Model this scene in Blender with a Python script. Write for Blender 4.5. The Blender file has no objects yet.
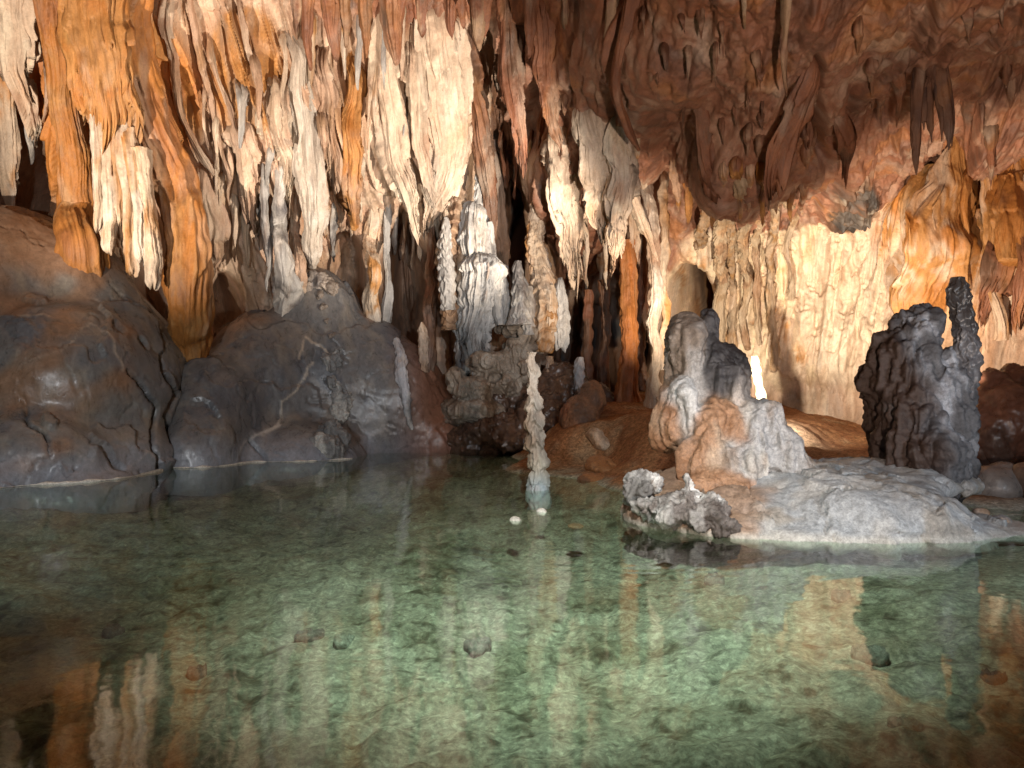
import bpy, math, random, time
import numpy as np
T0 = time.time()
S = bpy.context.scene
COL = S.collection
F, CX, CY, CAMH = 774.0, 512.0, 384.0, 1.6

# ------------------------------------------------------------------ helpers
def P(px, py, Y):
    """point seen at pixel (px, py) from the walkway, Y metres away"""
    return np.array([(px - CX) / F * Y, Y, CAMH - (py - CY) / F * Y])

_rs = np.random.RandomState(7)
_perm = np.tile(_rs.permutation(256), 3).astype(np.int32)
_g = _rs.normal(size=(256, 3)).astype(np.float32)
_g /= np.linalg.norm(_g, axis=1)[:, None]

def pn(x, y, z, seed=0):
    """gradient noise, about -1..1"""
    x = np.asarray(x, np.float32) + np.float32(seed * 17.13); y = np.asarray(y, np.float32) + np.float32(seed * 5.7)
    z = np.asarray(z, np.float32) + np.float32(seed * 9.31)
    x, y, z = np.broadcast_arrays(x, y, z)
    xi, yi, zi = np.floor(x), np.floor(y), np.floor(z)
    xf, yf, zf = x - xi, y - yi, z - zi
    xi = xi.astype(np.int32) & 255; yi = yi.astype(np.int32) & 255; zi = zi.astype(np.int32) & 255
    u = xf * xf * xf * (xf * (xf * 6 - 15) + 10); v = yf * yf * yf * (yf * (yf * 6 - 15) + 10); w = zf * zf * zf * (zf * (zf * 6 - 15) + 10)
    def gr(dx, dy, dz):
        h = _perm[_perm[_perm[xi + dx] + yi + dy] + zi + dz]
        g = _g[h]
        return g[..., 0] * (xf - dx) + g[..., 1] * (yf - dy) + g[..., 2] * (zf - dz)
    def lp(a, b, t): return a + (b - a) * t
    return 1.5 * lp(lp(lp(gr(0,0,0), gr(1,0,0), u), lp(gr(0,1,0), gr(1,1,0), u), v),
                    lp(lp(gr(0,0,1), gr(1,0,1), u), lp(gr(0,1,1), gr(1,1,1), u), v), w)

def fbm(x, y, z, o=4, seed=0, gain=.5):
    a, s, f, t = 1.0, 0, 1.0, 0
    for i in range(o):
        s = s + a * pn(x * f, y * f, z * f, seed + i * 3.7); t += a; a *= gain; f *= 2.03
    return s / t

def sst(a, b, x):
    t = np.clip((x - a) / (b - a), 0, 1); return t * t * (3 - 2 * t)

def hsh(c, k):
    return _perm[(_perm[c & 255] + k * 29) & 255] / 255.0

def sheets(s, w, sd, e0, e1, l0, l1, tip=1.0, jag=.1, n=None, flat=.5):
    """hanging sheets side by side: each cell of s has its own lower tip, length, slant; crisp edges. Returns relief 0..1 and a random tone"""
    c = np.floor(s).astype(np.int32); x = s - c
    if n: c = np.mod(c, n)
    c = c + int(sd * 53) % 256
    h1, h2, h3, h4, h5 = [hsh(c, k) for k in range(1, 6)]
    end = e0 + (e1 - e0) * h1 + tip * (.3 + h3) * np.abs(2 * x - .6 - .8 * h5) ** 1.6 + jag * pn(s * 4.1, w * .2, .5, sd) + jag * .5 * pn(s * 11, w * .3, .5, sd + 1)
    top = end + l0 + (l1 - l0) * h2
    ramp = np.where(h4 < .42, x, np.where(h4 < .84, 1 - x, .8))
    d_ = .22 if jag < .09 else .10
    ramp = ramp * sst(0, d_, x) * sst(1, 1 - d_, x)
    prof = flat * ramp + (1 - flat) * np.sqrt(np.clip(1 - (2 * x - 1) ** 2, 0, 1))
    q = w - end
    return prof * sst(0, .05, q) * sst(top, top - .5 * (l0 + l1) * .5, w) * (.35 + .65 * h3), h2 * sst(0, .05, q)

def mineral(V, c, sd=0, amt=1.0):
    """runs of iron, manganese and clean calcite that cross from one formation to the next"""
    x, y, z = V[:, 0], V[:, 1], V[:, 2]
    wv = .5 * pn(x * .6, y * .6, z * .4, 200)
    for k, (col, sx, sz, lo, hi, m) in enumerate([((.46,.20,.055), 1.0, .16, .10, .36, .75), ((.16,.085,.05), 2.1, .22, .16, .40, .75), ((.64,.54,.42), 1.5, .2, .14, .38, .6), ((.30,.27,.25), 1.3, .3, .2, .42, .6), ((.09,.055,.04), 5.0, .5, .24, .5, .7)]):
        q = fbm(x * sx + wv, y * sx + wv, z * sz, 4, 210 + k * 7 + sd)
        w = (sst(lo, hi, q) * m * amt)[:, None]; c = c * (1 - w) + np.array(col) * w
    return c

def catmull(K, t):
    """K (n, ...) knots, t in 0..n-1"""
    K = np.asarray(K, float); n = len(K)
    i = np.clip(np.floor(t).astype(int), 0, n - 2); f = (t - i)
    f = f.reshape(f.shape + (1,) * (K.ndim - 1))
    p0, p1, p2, p3 = K[np.maximum(i - 1, 0)], K[i], K[i + 1], K[np.minimum(i + 2, n - 1)]
    m1, m2 = (p2 - p0) * .5, (p3 - p1) * .5
    f2, f3 = f * f, f * f * f
    return (2*f3 - 3*f2 + 1) * p1 + (f3 - 2*f2 + f) * m1 + (-2*f3 + 3*f2) * p2 + (f3 - f2) * m2

def make_mesh(name, V, Q, mat, col=None, tris=None, smooth=True):
    me = bpy.data.meshes.new(name)
    V = np.ascontiguousarray(V, np.float32); Q = np.ascontiguousarray(Q, np.int32)
    nq = len(Q); nt = 0 if tris is None else len(tris)
    me.vertices.add(len(V)); me.vertices.foreach_set('co', V.ravel())
    loops = Q.ravel() if nt == 0 else np.concatenate([Q.ravel(), np.ascontiguousarray(tris, np.int32).ravel()])
    me.loops.add(len(loops)); me.loops.foreach_set('vertex_index', loops)
    st = np.arange(nq) * 4
    if nt: st = np.concatenate([st, nq * 4 + np.arange(nt) * 3])
    me.polygons.add(nq + nt); me.polygons.foreach_set('loop_start', st.astype(np.int32))
    me.update(calc_edges=True)
    if smooth: me.polygons.foreach_set('use_smooth', np.ones(nq + nt, bool))
    if col is not None:
        a = me.color_attributes.new('Col', 'FLOAT_COLOR', 'POINT')
        c = np.ones((len(V), 4), np.float32); c[:, :3] = np.clip(col, 0, 1)
        a.data.foreach_set('color', c.ravel())
    if mat: me.materials.append(mat)
    o = bpy.data.objects.new(name, me); COL.objects.link(o)
    return o

def tag(o, label=None, cat=None, group=None, kind=None):
    if label: o['label'] = label
    if cat: o['category'] = cat
    if group: o['group'] = group
    if kind or cat: o['kind'] = kind or 'thing'
    return o

def vnormals(V, Q):
    n = np.cross(V[Q[:, 2]] - V[Q[:, 0]], V[Q[:, 3]] - V[Q[:, 1]])
    N = np.zeros_like(V)
    for k in range(4):
        for a in range(3):
            N[:, a] += np.bincount(Q[:, k], n[:, a], len(V))
    return N / (np.linalg.norm(N, axis=1)[:, None] + 1e-12)

def grid_quads(nu, nv, wrap=False):
    i = np.arange(nu if wrap else nu - 1); j = np.arange(nv - 1)
    I, J = np.meshgrid(i, j, indexing='ij'); I2 = (I + 1) % nu
    return np.stack([I * nv + J, I2 * nv + J, I2 * nv + J + 1, I * nv + J + 1], -1).reshape(-1, 4)

# palettes: linear albedo
CREAM, PINK, ORANGE, RED = (.56,.42,.305), (.46,.30,.205), (.40,.155,.034), (.21,.082,.042)
GREY, DARK, WHITE, BROWN, BLUE = (.27,.26,.26), (.05,.042,.04), (.68,.63,.55), (.14,.072,.042), (.40,.43,.46)
AMBER, TAN, SLATE = (.43,.205,.066), (.36,.23,.14), (.135,.125,.125)

def paint(V, pal, seed=0, streak=1.0, sc=1.0):
    """mineral colours: three tones mixed by vertical streaks and patches"""
    c1, c2, c3 = [np.array(c, float) for c in pal]
    x, y, z = V[:, 0] * sc, V[:, 1] * sc, V[:, 2] * sc
    a = fbm(x * 3.2 + .4 * pn(x, y, z), y * 3.2, z * .45 / streak, 4, seed)
    b = fbm(x * .9, y * .9, z * .7, 3, seed + 11)
    w2 = sst(-.12, .3, a)[:, None]; w3 = sst(.08, .36, b + .5 * a)[:, None]
    c = c1 * (1 - w2) + c2 * w2
    return c * (1 - w3) + c3 * w3

# ------------------------------------------------------------------ materials
def rock_mat(name, rough=.55, bump=.42, fine=11.0, stretch=.22, coat=0.0, speck=.17, spec=.4, fleck=.75, dist=.6):
    m = bpy.data.materials.new(name); m.use_nodes = True
    nt = m.node_tree; N = nt.nodes; L = nt.links; N.clear()
    out = N.new('ShaderNodeOutputMaterial'); b = N.new('ShaderNodeBsdfPrincipled'); L.new(b.outputs[0], out.inputs[0])
    at = N.new('ShaderNodeAttribute'); at.attribute_name = 'Col'
    geo = N.new('ShaderNodeNewGeometry')
    mp = N.new('ShaderNodeMapping'); mp.inputs['Scale'].default_value = (1, 1, stretch); L.new(geo.outputs['Position'], mp.inputs[0])
    n1 = N.new('ShaderNodeTexNoise'); n1.inputs['Scale'].default_value = fine; n1.inputs['Detail'].default_value = 9; n1.inputs['Roughness'].default_value = .68
    n1.inputs['Distortion'].default_value = dist
    L.new(mp.outputs[0], n1.inputs['Vector'])
    n2 = N.new('ShaderNodeTexNoise'); n2.inputs['Scale'].default_value = fine * 2.6; n2.inputs['Detail'].default_value = 8; n2.inputs['Roughness'].default_value = .7
    L.new(geo.outputs['Position'], n2.inputs['Vector'])
    r1 = N.new('ShaderNodeMapRange'); L.new(n1.outputs[0], r1.inputs[0])
    r1.inputs[1].default_value = .3; r1.inputs[2].default_value = .7; r1.inputs[3].default_value = 1 - speck * 1.5; r1.inputs[4].default_value = 1 + speck
    r2 = N.new('ShaderNodeMapRange'); L.new(n2.outputs[0], r2.inputs[0])
    r2.inputs[1].default_value = .35; r2.inputs[2].default_value = .65; r2.inputs[3].default_value = 1 - speck * .8; r2.inputs[4].default_value = 1 + speck * .6
    mul = N.new('ShaderNodeMath'); mul.operation = 'MULTIPLY'; L.new(r1.outputs[0], mul.inputs[0]); L.new(r2.outputs[0], mul.inputs[1])
    vm = N.new('ShaderNodeVectorMath'); vm.operation = 'SCALE'; L.new(at.outputs['Color'], vm.inputs[0]); L.new(mul.outputs[0], vm.inputs['Scale'])
    # small dark mineral flecks
    vo = N.new('ShaderNodeTexNoise'); vo.inputs['Scale'].default_value = 5.5; vo.inputs['Detail'].default_value = 12; vo.inputs['Roughness'].default_value = .8
    L.new(geo.outputs['Position'], vo.inputs['Vector'])
    rf = N.new('ShaderNodeMapRange'); L.new(vo.outputs[0], rf.inputs[0]); rf.inputs[1].default_value = .60; rf.inputs[2].default_value = .72; rf.inputs[3].default_value = 0; rf.inputs[4].default_value = fleck
    mx = N.new('ShaderNodeMix'); mx.data_type = 'RGBA'; L.new(rf.outputs[0], mx.inputs['Factor']); L.new(vm.outputs[0], mx.inputs['A']); mx.inputs['B'].default_value = (.06, .035, .025, 1)
    L.new(mx.outputs['Result'], b.inputs['Base Color'])
    ad = N.new('ShaderNodeMath'); ad.operation = 'MULTIPLY_ADD'; L.new(n2.outputs[0], ad.inputs[0]); ad.inputs[1].default_value = .45; L.new(n1.outputs[0], ad.inputs[2])
    bp = N.new('ShaderNodeBump'); bp.inputs['Strength'].default_value = bump; bp.inputs['Distance'].default_value = .06; L.new(ad.outputs[0], bp.inputs['Height'])
    L.new(bp.outputs[0], b.inputs['Normal'])
    rr = N.new('ShaderNodeMapRange'); L.new(n1.outputs[0], rr.inputs[0]); rr.inputs[1].default_value = .3; rr.inputs[2].default_value = .7
    rr.inputs[3].default_value = rough - .15; rr.inputs[4].default_value = min(1, rough + .2); L.new(rr.outputs[0], b.inputs['Roughness'])
    b.inputs['Specular IOR Level'].default_value = spec
    b.inputs['Coat Weight'].default_value = coat; b.inputs['Coat Roughness'].default_value = .25
    return m

M_FLOW = rock_mat('flowstone')
M_WET = rock_mat('wet_flowstone', rough=.33, bump=.24, fine=6, stretch=.5, coat=.2, speck=.2)
M_CRUST = rock_mat('calcite_crust', rough=.5, bump=.42, fine=16, stretch=.8, speck=.3)
def pebbled(m, sc=26.0):
    nt = m.node_tree; N = nt.nodes; L = nt.links; b = N['Principled BSDF']; src = b.inputs['Base Color'].links[0].from_socket
    geo = N.new('ShaderNodeNewGeometry'); vo = N.new('ShaderNodeTexVoronoi'); vo.inputs['Scale'].default_value = sc; vo.inputs['Randomness'].default_value = 1
    ns = N.new('ShaderNodeTexNoise'); ns.inputs['Scale'].default_value = 9; ns.inputs['Detail'].default_value = 4
    L.new(geo.outputs['Position'], ns.inputs['Vector'])
    ad = N.new('ShaderNodeVectorMath'); ad.operation = 'MULTIPLY_ADD'; L.new(ns.outputs['Color'], ad.inputs[0]); ad.inputs[1].default_value = (.12, .12, .12); L.new(geo.outputs['Position'], ad.inputs[2])
    L.new(ad.outputs[0], vo.inputs['Vector'])
    sp = N.new('ShaderNodeSeparateColor'); L.new(vo.outputs['Color'], sp.inputs[0])
    mr = N.new('ShaderNodeMapRange'); L.new(sp.outputs[0], mr.inputs[0]); mr.inputs[3].default_value = .72; mr.inputs[4].default_value = 1.16
    vm = N.new('ShaderNodeVectorMath'); vm.operation = 'SCALE'; L.new(src, vm.inputs[0]); L.new(mr.outputs[0], vm.inputs['Scale']); L.new(vm.outputs[0], b.inputs['Base Color'])
M_BED = rock_mat('lake_silt', rough=.8, bump=.65, fine=15, stretch=1, speck=.36, spec=.1, fleck=.35, dist=.1)
pebbled(M_BED)

# ------------------------------------------------------------------ generators
def limb(name, pts, pal, seed=0, depth=1.0, nfl=3.0, fl=.22, lump=.05, jag=0.0, tier=0.0, tfreq=3.0, res=.03, mat=None,
         parent=None, label=None, cat=None, group=None, hang=None, streak=1.0, lumpf=3.0, extra_col=None, torn=.14):
    """hanging or standing dripstone: a tube along pts (px, py, Y, half width px) with flutes, tiers and a ragged lower edge"""
    if hang is not None:
        # root the top inside the wall and let the rest hang a little in front of it
        off, frac = hang[:2]; clamp_ = hang[2] if len(hang) > 2 else .35; q = []; n_ = len(pts); a0, b0, Y0, w0 = pts[0]
        q.append((a0, b0 - 26, wall_y(a0, b0 - 26) + .8, w0 * .12)); prev = None
        for i_, (a, b, Y, w) in enumerate(pts):
            f_ = i_ / (n_ - 1); yw = wall_y(a, b) - off * (.25 + .75 * min(1, f_ * 3))
            m_ = float(sst(frac, frac + .35, f_)) if frac < 1 else 0
            y2 = yw * (1 - m_) + Y * m_
            if prev is not None: y2 = min(y2, prev + clamp_)
            prev = y2; q.append((a, b, y2, w))
        pts = q
    C = np.array([P(a, b, Y) for a, b, Y, w in pts]); R = np.array([max(w, .3) * Y / F for a, b, Y, w in pts])
    seg = np.linalg.norm(np.diff(C, axis=0), axis=1); Ltot = seg.sum()
    nt_ = int(np.clip(Ltot / res, 24, 420)); rm = R.max()
    nth = int(np.clip(2 * math.pi * rm / res, 20, 260))
    cum = np.concatenate([[0], np.cumsum(seg)]); sl = np.linspace(0, Ltot, nt_)
    t = np.interp(sl, cum, np.arange(len(pts)))
    c = catmull(C, t); r = np.maximum(np.interp(t, np.arange(len(pts)), R) * .5 + .5 * catmull(R, t), .004)
    th = np.linspace(0, 2 * math.pi, nth, endpoint=False)
    TH, SL = np.meshgrid(th, sl, indexing='ij'); RR = np.broadcast_to(r, TH.shape); f = SL / Ltot
    ct, sn = np.cos(TH), np.sin(TH)
    k = nfl
    wp = .35 * pn(ct * 1.3, sn * 1.3, SL * .55, seed + 5) + .06 * pn(ct * 3, sn * 3, SL * 1.2, seed + 6)
    n = pn(ct * k + wp, sn * k, SL * .22, seed); n2 = pn(ct * k * 2.3 + wp * 2, sn * k * 2.3, SL * .45, seed + 1); n3 = pn(ct * k * 5.5 + wp * 3, sn * k * 5.5, SL * .8, seed + 2)
    flute = (np.abs(n) * 2 - .55) + .65 * (np.abs(n2) * 2 - .5) + .28 * (np.abs(n3) * 2 - .5)
    nc = max(3, int(round(nfl * 2.2))); wz = Ltot - SL; tn_ = 0
    a_ = TH / (2 * math.pi)
    sh1, t1 = sheets(a_ * nc + .8 * wp, wz, seed, -.2 * Ltot, .75 * Ltot, .3 * Ltot, Ltot, .16 * Ltot, .05 * Ltot, n=nc, flat=.92)
    sh2, t2 = sheets(a_ * nc * 3 + 1.6 * wp, wz, seed + 3, -.2 * Ltot, .9 * Ltot, .2 * Ltot, .8 * Ltot, .07 * Ltot, .03 * Ltot, n=nc * 3, flat=.92)
    sh3, t3 = sheets(a_ * nc * 8 + 2.5 * wp, wz, seed + 5, -.1 * Ltot, 1.0 * Ltot, .15 * Ltot, .5 * Ltot, .04 * Ltot, .02 * Ltot, n=nc * 8, flat=.9)
    if hang is not None:
        flute = .35 * flute + 2.3 * sh1 + 1.5 * sh2 + .7 * sh3 - 1.25
    else: flute = .8 * flute + .5 * sh2 + .3 * sh3 - .3
    tn_ = (.5 * t1 + .35 * t2 + .25 * t3)
    m = (1 + fl * flute) * (1 + torn * pn(ct * 1.1, sn * 1.1, SL * 1.3, seed + 12) + torn * .6 * pn(ct * 2.2, sn * 2.2, SL * 3.1, seed + 13))
    if tier:
        ph = SL * tfreq + .7 * pn(ct * 1.2, sn * 1.2, SL * .8, seed + 8) + .35 * pn(ct * 3, sn * 3, SL, seed + 9)
        saw = ph - np.floor(ph)
        m = m + tier * (np.where(saw < .75, saw / .75, (1 - saw) / .25) - .5) * (1 + .8 * pn(ct, sn, SL * 1.3, seed + 4))
    m = np.maximum(m, .25)
    rx = RR * m; ry = rx * depth
    ax = np.zeros(3); ax[0] = 1
    tang = np.gradient(c, axis=0); tang /= np.linalg.norm(tang, axis=1)[:, None] + 1e-9
    U = np.cross(tang, np.array([0., 1, 0])); U /= np.linalg.norm(U, axis=1)[:, None] + 1e-9
    Vv = np.cross(tang, U)
    V = c[None] + U[None] * (rx * ct)[..., None] + Vv[None] * (ry * sn)[..., None]
    if jag:
        V[..., 2] -= jag * (np.clip(flute, -.6, 1.2) + .6 * n3) * sst(.45, 1, f)
    x, y, z = V[..., 0], V[..., 1], V[..., 2]
    if lump:
        d = lump * fbm(x * lumpf, y * lumpf, z * lumpf * (.38 if hang is not None else 1), 4, seed + 20)
        w = sst(0, .04, RR) if True else 1
        V[..., 0] += d * ct * w * 1.2; V[..., 1] += d * sn * w; V[..., 2] += d * .4 * w * fbm(x * lumpf + 9, y * lumpf, z * lumpf, 2, seed)
        wob = lump * 1.2
        V[..., 0] += wob * pn(SL * 1.1, seed * 3.3, .5) ; V[..., 1] += wob * pn(SL * 1.1, seed * 3.3 + 40, .5)
    V = V.reshape(-1, 3); nv = nt_
    Q = grid_quads(nth, nv, wrap=True)
    top = V.reshape(nth, nv, 3)[:, 0].mean(0); bot = V.reshape(nth, nv, 3)[:, -1].mean(0)
    n0 = len(V); V = np.vstack([V, top, bot])
    i = np.arange(nth); i2 = (i + 1) % nth
    T = np.concatenate([np.stack([np.full(nth, n0), i2 * nv, i * nv], -1), np.stack([np.full(nth, n0 + 1), i * nv + nv - 1, i2 * nv + nv - 1], -1)])
    colr = paint(V, pal, seed, streak)
    if mat is None: colr = mineral(V, colr, 0, .42) * (.84 + .3 * np.append(tn_.ravel(), [0, 0]))[:, None]
    if extra_col is not None: colr = extra_col(V, colr)
    o = make_mesh(name, V, Q, mat or M_FLOW, colr, tris=T)
    if parent is not None: o.parent = parent
    tag(o, label, cat, group)
    return o

def surface_nets(Fd, org, h):
    s = Fd < 0; nx, ny, nz = Fd.shape
    c = np.zeros((nx - 1, ny - 1, nz - 1), np.int8)
    for a in (0, 1):
        for b in (0, 1):
            for d in (0, 1):
                c += s[a:nx - 1 + a, b:ny - 1 + b, d:nz - 1 + d]
    act = (c > 0) & (c < 8); ijk = np.argwhere(act); n = len(ijk)
    idx = np.full(act.shape, -1, np.int32); idx[act] = np.arange(n)
    acc = np.zeros((n, 3)); cnt = np.zeros(n)
    cr = [(a, b, d) for a in (0, 1) for b in (0, 1) for d in (0, 1)]
    val = {q: Fd[ijk[:, 0] + q[0], ijk[:, 1] + q[1], ijk[:, 2] + q[2]] for q in cr}
    for q in cr:
        for ax in range(3):
            if q[ax] == 0:
                q2 = list(q); q2[ax] = 1; q2 = tuple(q2)
                v0, v1 = val[q], val[q2]; cm = (v0 < 0) != (v1 < 0)
                tt = np.where(cm, v0 / np.where(cm, v0 - v1, 1), 0)
                p = np.zeros((n, 3)); p[:] = q; p[:, ax] += tt
                acc[cm] += p[cm]; cnt[cm] += 1
    V = (ijk + acc / cnt[:, None]) * h + org
    quads = []
    for ax in range(3):
        o1, o2 = [(1, 2), (2, 0), (0, 1)][ax]
        sl0 = [slice(None)] * 3; sl1 = [slice(None)] * 3; sl0[ax] = slice(0, -1); sl1[ax] = slice(1, None)
        ch = s[tuple(sl0)] != s[tuple(sl1)]; e = np.argwhere(ch)
        ok = (e[:, o1] > 0) & (e[:, o2] > 0) & (e[:, o1] < Fd.shape[o1] - 1) & (e[:, o2] < Fd.shape[o2] - 1); e = e[ok]
        ins = s[e[:, 0], e[:, 1], e[:, 2]]
        d1 = np.zeros(3, int); d1[o1] = 1; d2 = np.zeros(3, int); d2[o2] = 1
        g = lambda q: idx[q[:, 0], q[:, 1], q[:, 2]]
        a, b, cc, d = g(e - d1 - d2), g(e - d2), g(e), g(e - d1)
        q = np.stack([a, b, cc, d], -1); q[~ins] = q[~ins][:, ::-1]
        quads.append(q)
    Q = np.concatenate(quads); Q = Q[(Q >= 0).all(1)]
    return V, Q

def fused(name, ells, pal, k=.12, h=.03, seed=0, rough=.06, rf=2.5, flute=0.0, mat=None, parent=None, label=None, cat=None, group=None,
          lines=(), detail=.012, zmin=-.5, colfn=None, warp=0.0, dispfn=None, parts=None):
    """one continuous rock grown from overlapping lumps (px, py, Y, rx px, rz px, ry m [, lean])"""
    E = []
    for e in ells:
        px, py, Y, rx, rz, ry = e[:6]
        e6 = e
        E.append((P(px, py, Y), np.array([rx * Y / F, ry, rz * Y / F]), e[6] if len(e) > 6 else 0.0))
    lo = np.min([c - r - abs(l) * r[2] for c, r, l in E], 0) - .25 - rough; hi = np.max([c + r + abs(l) * r[2] for c, r, l in E], 0) + .25 + rough
    lo[2] = max(lo[2], zmin)
    dims = np.ceil((hi - lo) / h).astype(int) + 1
    X, Yv, Z = np.meshgrid(*[lo[a] + np.arange(dims[a]) * h for a in range(3)], indexing='ij')
    X, Yv, Z = [q.astype(np.float32) for q in (X, Yv, Z)]
    if warp:
        # noise on a coarser lattice would do; cheap single octave
        X = X + np.float32(warp) * pn(X * .9, Yv * .9, Z * .9, seed + 31)
        Z = Z + np.float32(warp) * pn(X * .9, Yv * .9, Z * .9, seed + 32)
    D = None
    for c, r, lean in E:
        dx = (X - c[0] - lean * (Z - c[2])) / r[0]; dy = (Yv - c[1]) / r[1]; dz = (Z - c[2]) / r[2]
        q = np.sqrt(dx * dx + dy * dy + dz * dz)
        d = (q - 1) * min(r)  if False else (q - 1) * (r[0] * r[1] * r[2]) ** (1 / 3.) * .8
        if D is None: D = d
        else:
            hh = np.clip(.5 + .5 * (d - D) / k, 0, 1); D = D * hh + d * (1 - hh) - k * hh * (1 - hh)
    D[:, :, 0] = np.maximum(D[:, :, 0], h)
    V, Q = surface_nets(D, lo, h)
    Nn = vnormals(V, Q)
    x, y, z = V.T
    d = rough * fbm(x * rf, y * rf, z * rf, 5, seed)
    d += detail * fbm(x * rf * 5, y * rf * 5, z * rf * 5, 4, seed + 3)
    if flute:
        w = .3 * pn(x * 1.2, y * 1.2, z * .8, seed + 6)
        n1 = np.abs(pn(x * 3.2 + w, y * 3.2 + w, z * .5, seed + 7)); n2 = np.abs(pn(x * 8 + w, y * 8, z * 1.1, seed + 8))
        d += flute * (n1 * 2 - .6 + .5 * (n2 * 2 - .5)) * sst(.95, .3, np.abs(Nn[:, 2]))
    colr = paint(V, pal, seed, .5)
    if parts is not None:
        # parts: list of (name, palette, first lump, last lump); lumps melt together and each part keeps its own colour
        dg = []
        for nm_, pal_, i0, i1 in parts:
            dd = np.full(len(V), 1e9)
            for c_, r_, l_ in E[i0:i1]:
                q = np.sqrt((((V - c_ - np.stack([l_ * (z - c_[2]), 0 * z, 0 * z], -1)) / r_) ** 2).sum(1)); dd = np.minimum(dd, (q - 1) * (r_.prod()) ** (1 / 3.))
            dg.append(dd)
        dg = np.array(dg) + .04 * fbm(x * 5, y * 5, z * 5, 3, seed + 40)[None]; ww = np.exp(-(dg - dg.min(0)) / .035); ww /= ww.sum(0)
        colr = sum(ww[i][:, None] * paint(V, pal_, seed + i, .5) for i, (_n, pal_, _a, _b) in enumerate(parts))
    # seams: cracks (negative) and raised calcite veins (positive), laid over the near side
    if lines:
        wx = x + .05 * pn(x * 4, y * 4, z * 4, seed + 50); wz = z + .05 * pn(x * 4, y * 4, z * 4, seed + 51)
        px = CX + F * wx / y; py = CY - F * (wz - CAMH) / y
        for pl, wid, hgt, lc in lines:
            dm = np.full(len(V), 1e9)
            for (a0, b0), (a1, b1) in zip(pl[:-1], pl[1:]):
                l2 = (a1 - a0) ** 2 + (b1 - b0) ** 2
                tt = np.clip(((px - a0) * (a1 - a0) + (py - b0) * (b1 - b0)) / l2, 0, 1)
                dm = np.minimum(dm, np.hypot(px - a0 - tt * (a1 - a0), py - b0 - tt * (b1 - b0)))
            wgt = sst(wid, wid * .25, dm) * (Nn[:, 1] < .3)
            d += hgt * wgt
            if lc is not None: colr = colr * (1 - wgt[:, None] * .8) + np.array(lc) * wgt[:, None] * .8
    if dispfn is not None: d = d + dispfn(V, Nn)
    V = V + Nn * d[:, None]
    if colfn is not None: colr = colfn(V, colr, Nn)
    if parts is not None:
        own = dg.argmin(0)[Q[:, 0]]
        for i, (nm_, pal_, _a, _b) in enumerate(parts):
            q = Q[own == i]
            if len(q) < 30: continue
            u, inv = np.unique(q.ravel(), return_inverse=True)
            o = make_mesh(nm_, V[u], inv.reshape(-1, 4), mat or M_WET, colr[u]); me = o.data
            me.normals_split_custom_set_from_vertices(vnormals(V, Q)[u].tolist()); o.parent = parent
        return parent
    o = make_mesh(name, V, Q, mat or M_WET, colr)
    if parent is not None: o.parent = parent
    tag(o, label, cat, group)
    return o

def empty(name, loc, label, cat, group=None):
    o = bpy.data.objects.new(name, None); COL.objects.link(o); o.empty_display_size = .2
    # parts are built in world coordinates, so the empty keeps the origin's transform
    tag(o, label, cat, group); return o

# ================================================================== CAVE WALL AND CEILING
ST = {  # px column: (py, Y) from the foot of the wall up and over to the roof above the walkway
 -420: [(470, 9.5), (330, 9.5), (240, 9.4), (150, 9.2), (60, 8.8), (-30, 8), (-160, 6.8), (-700, 3.5)],
 -200: [(470,13.5), (330,13.5), (240,13.4), (150,13.0), (60,12.4), (-30,11.4), (-160, 9.5), (-700, 4.5)],
   -20: [(470,17.5), (330,17.5), (240,17.0), (150,16.2), (60,15.4), (-30,14.4), (-160,12.0), (-700, 5.5)],
  100: [(470,18.0), (330,18.0), (240,17.2), (150,16.0), (60,15.2), (-30,14.4), (-160,12.2), (-700, 6)],
  220: [(470,19.0), (330,19.0), (240,18.2), (150,17.2), (60,16.6), (-30,15.8), (-160,13.0), (-700, 6)],
  330: [(470,20.5), (330,20.5), (240,19.6), (150,18.0), (60,17.2), (-30,16.0), (-160,13.0), (-700, 6)],
  430: [(470,21.0), (330,21.0), (240,20.0), (150,18.4), (60,17.6), (-30,15.8), (-160,12.6), (-700, 6)],
  500: [(470,21.5), (330,22.0), (240,22.0), (150,20.5), (60,18.4), (-30,15.0), (-160,12.0), (-700, 6)],
  590: [(470,22.0), (330,22.5), (260,21.0), (180,18.4), (120,16.6), (40,14.0), (-100,11.5), (-700, 6)],
  680: [(470,21.0), (330,21.0), (255,20.2), (200,18.8), (160,15.6), (80,12.8), (-60,10.4), (-700, 5.5)],
  780: [(470,19.5), (340,19.8), (260,19.8), (205,18.8), (170,14.6), (90,11.8), (-50, 9.6), (-700, 5)],
  870: [(470,18.0), (340,18.8), (260,19.0), (190,18.4), (140,15.4), (70,11.8), (-50, 9.4), (-700, 5)],
  960: [(470,17.0), (330,17.2), (230,17.0), (150,17.4), (118,15.2), (60,11.8), (-50, 9.2), (-700, 5)],
 1060: [(470,15.0), (330,15.2), (240,15.2), (170,15.8), (118,14.0), (50,11.2), (-60, 8.8), (-700, 4.5)],
 1220: [(470,11.5), (330,11.5), (240,11.6), (170,11.6), (100,10.8), (30, 9.5), (-80, 7.6), (-700, 4)],
 1450: [(470, 8.0), (330, 8.0), (240, 8.0), (170, 7.9), (90, 7.5), (0, 6.8), (-120, 5.6), (-700, 3)],
}
WALL = {}
def wall_y(px, py):
    return float(WALL['y'][int(np.clip((px + 60) / 8, 0, 143)), int(np.clip((py + 60) / 8, 0, 71))])
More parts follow.
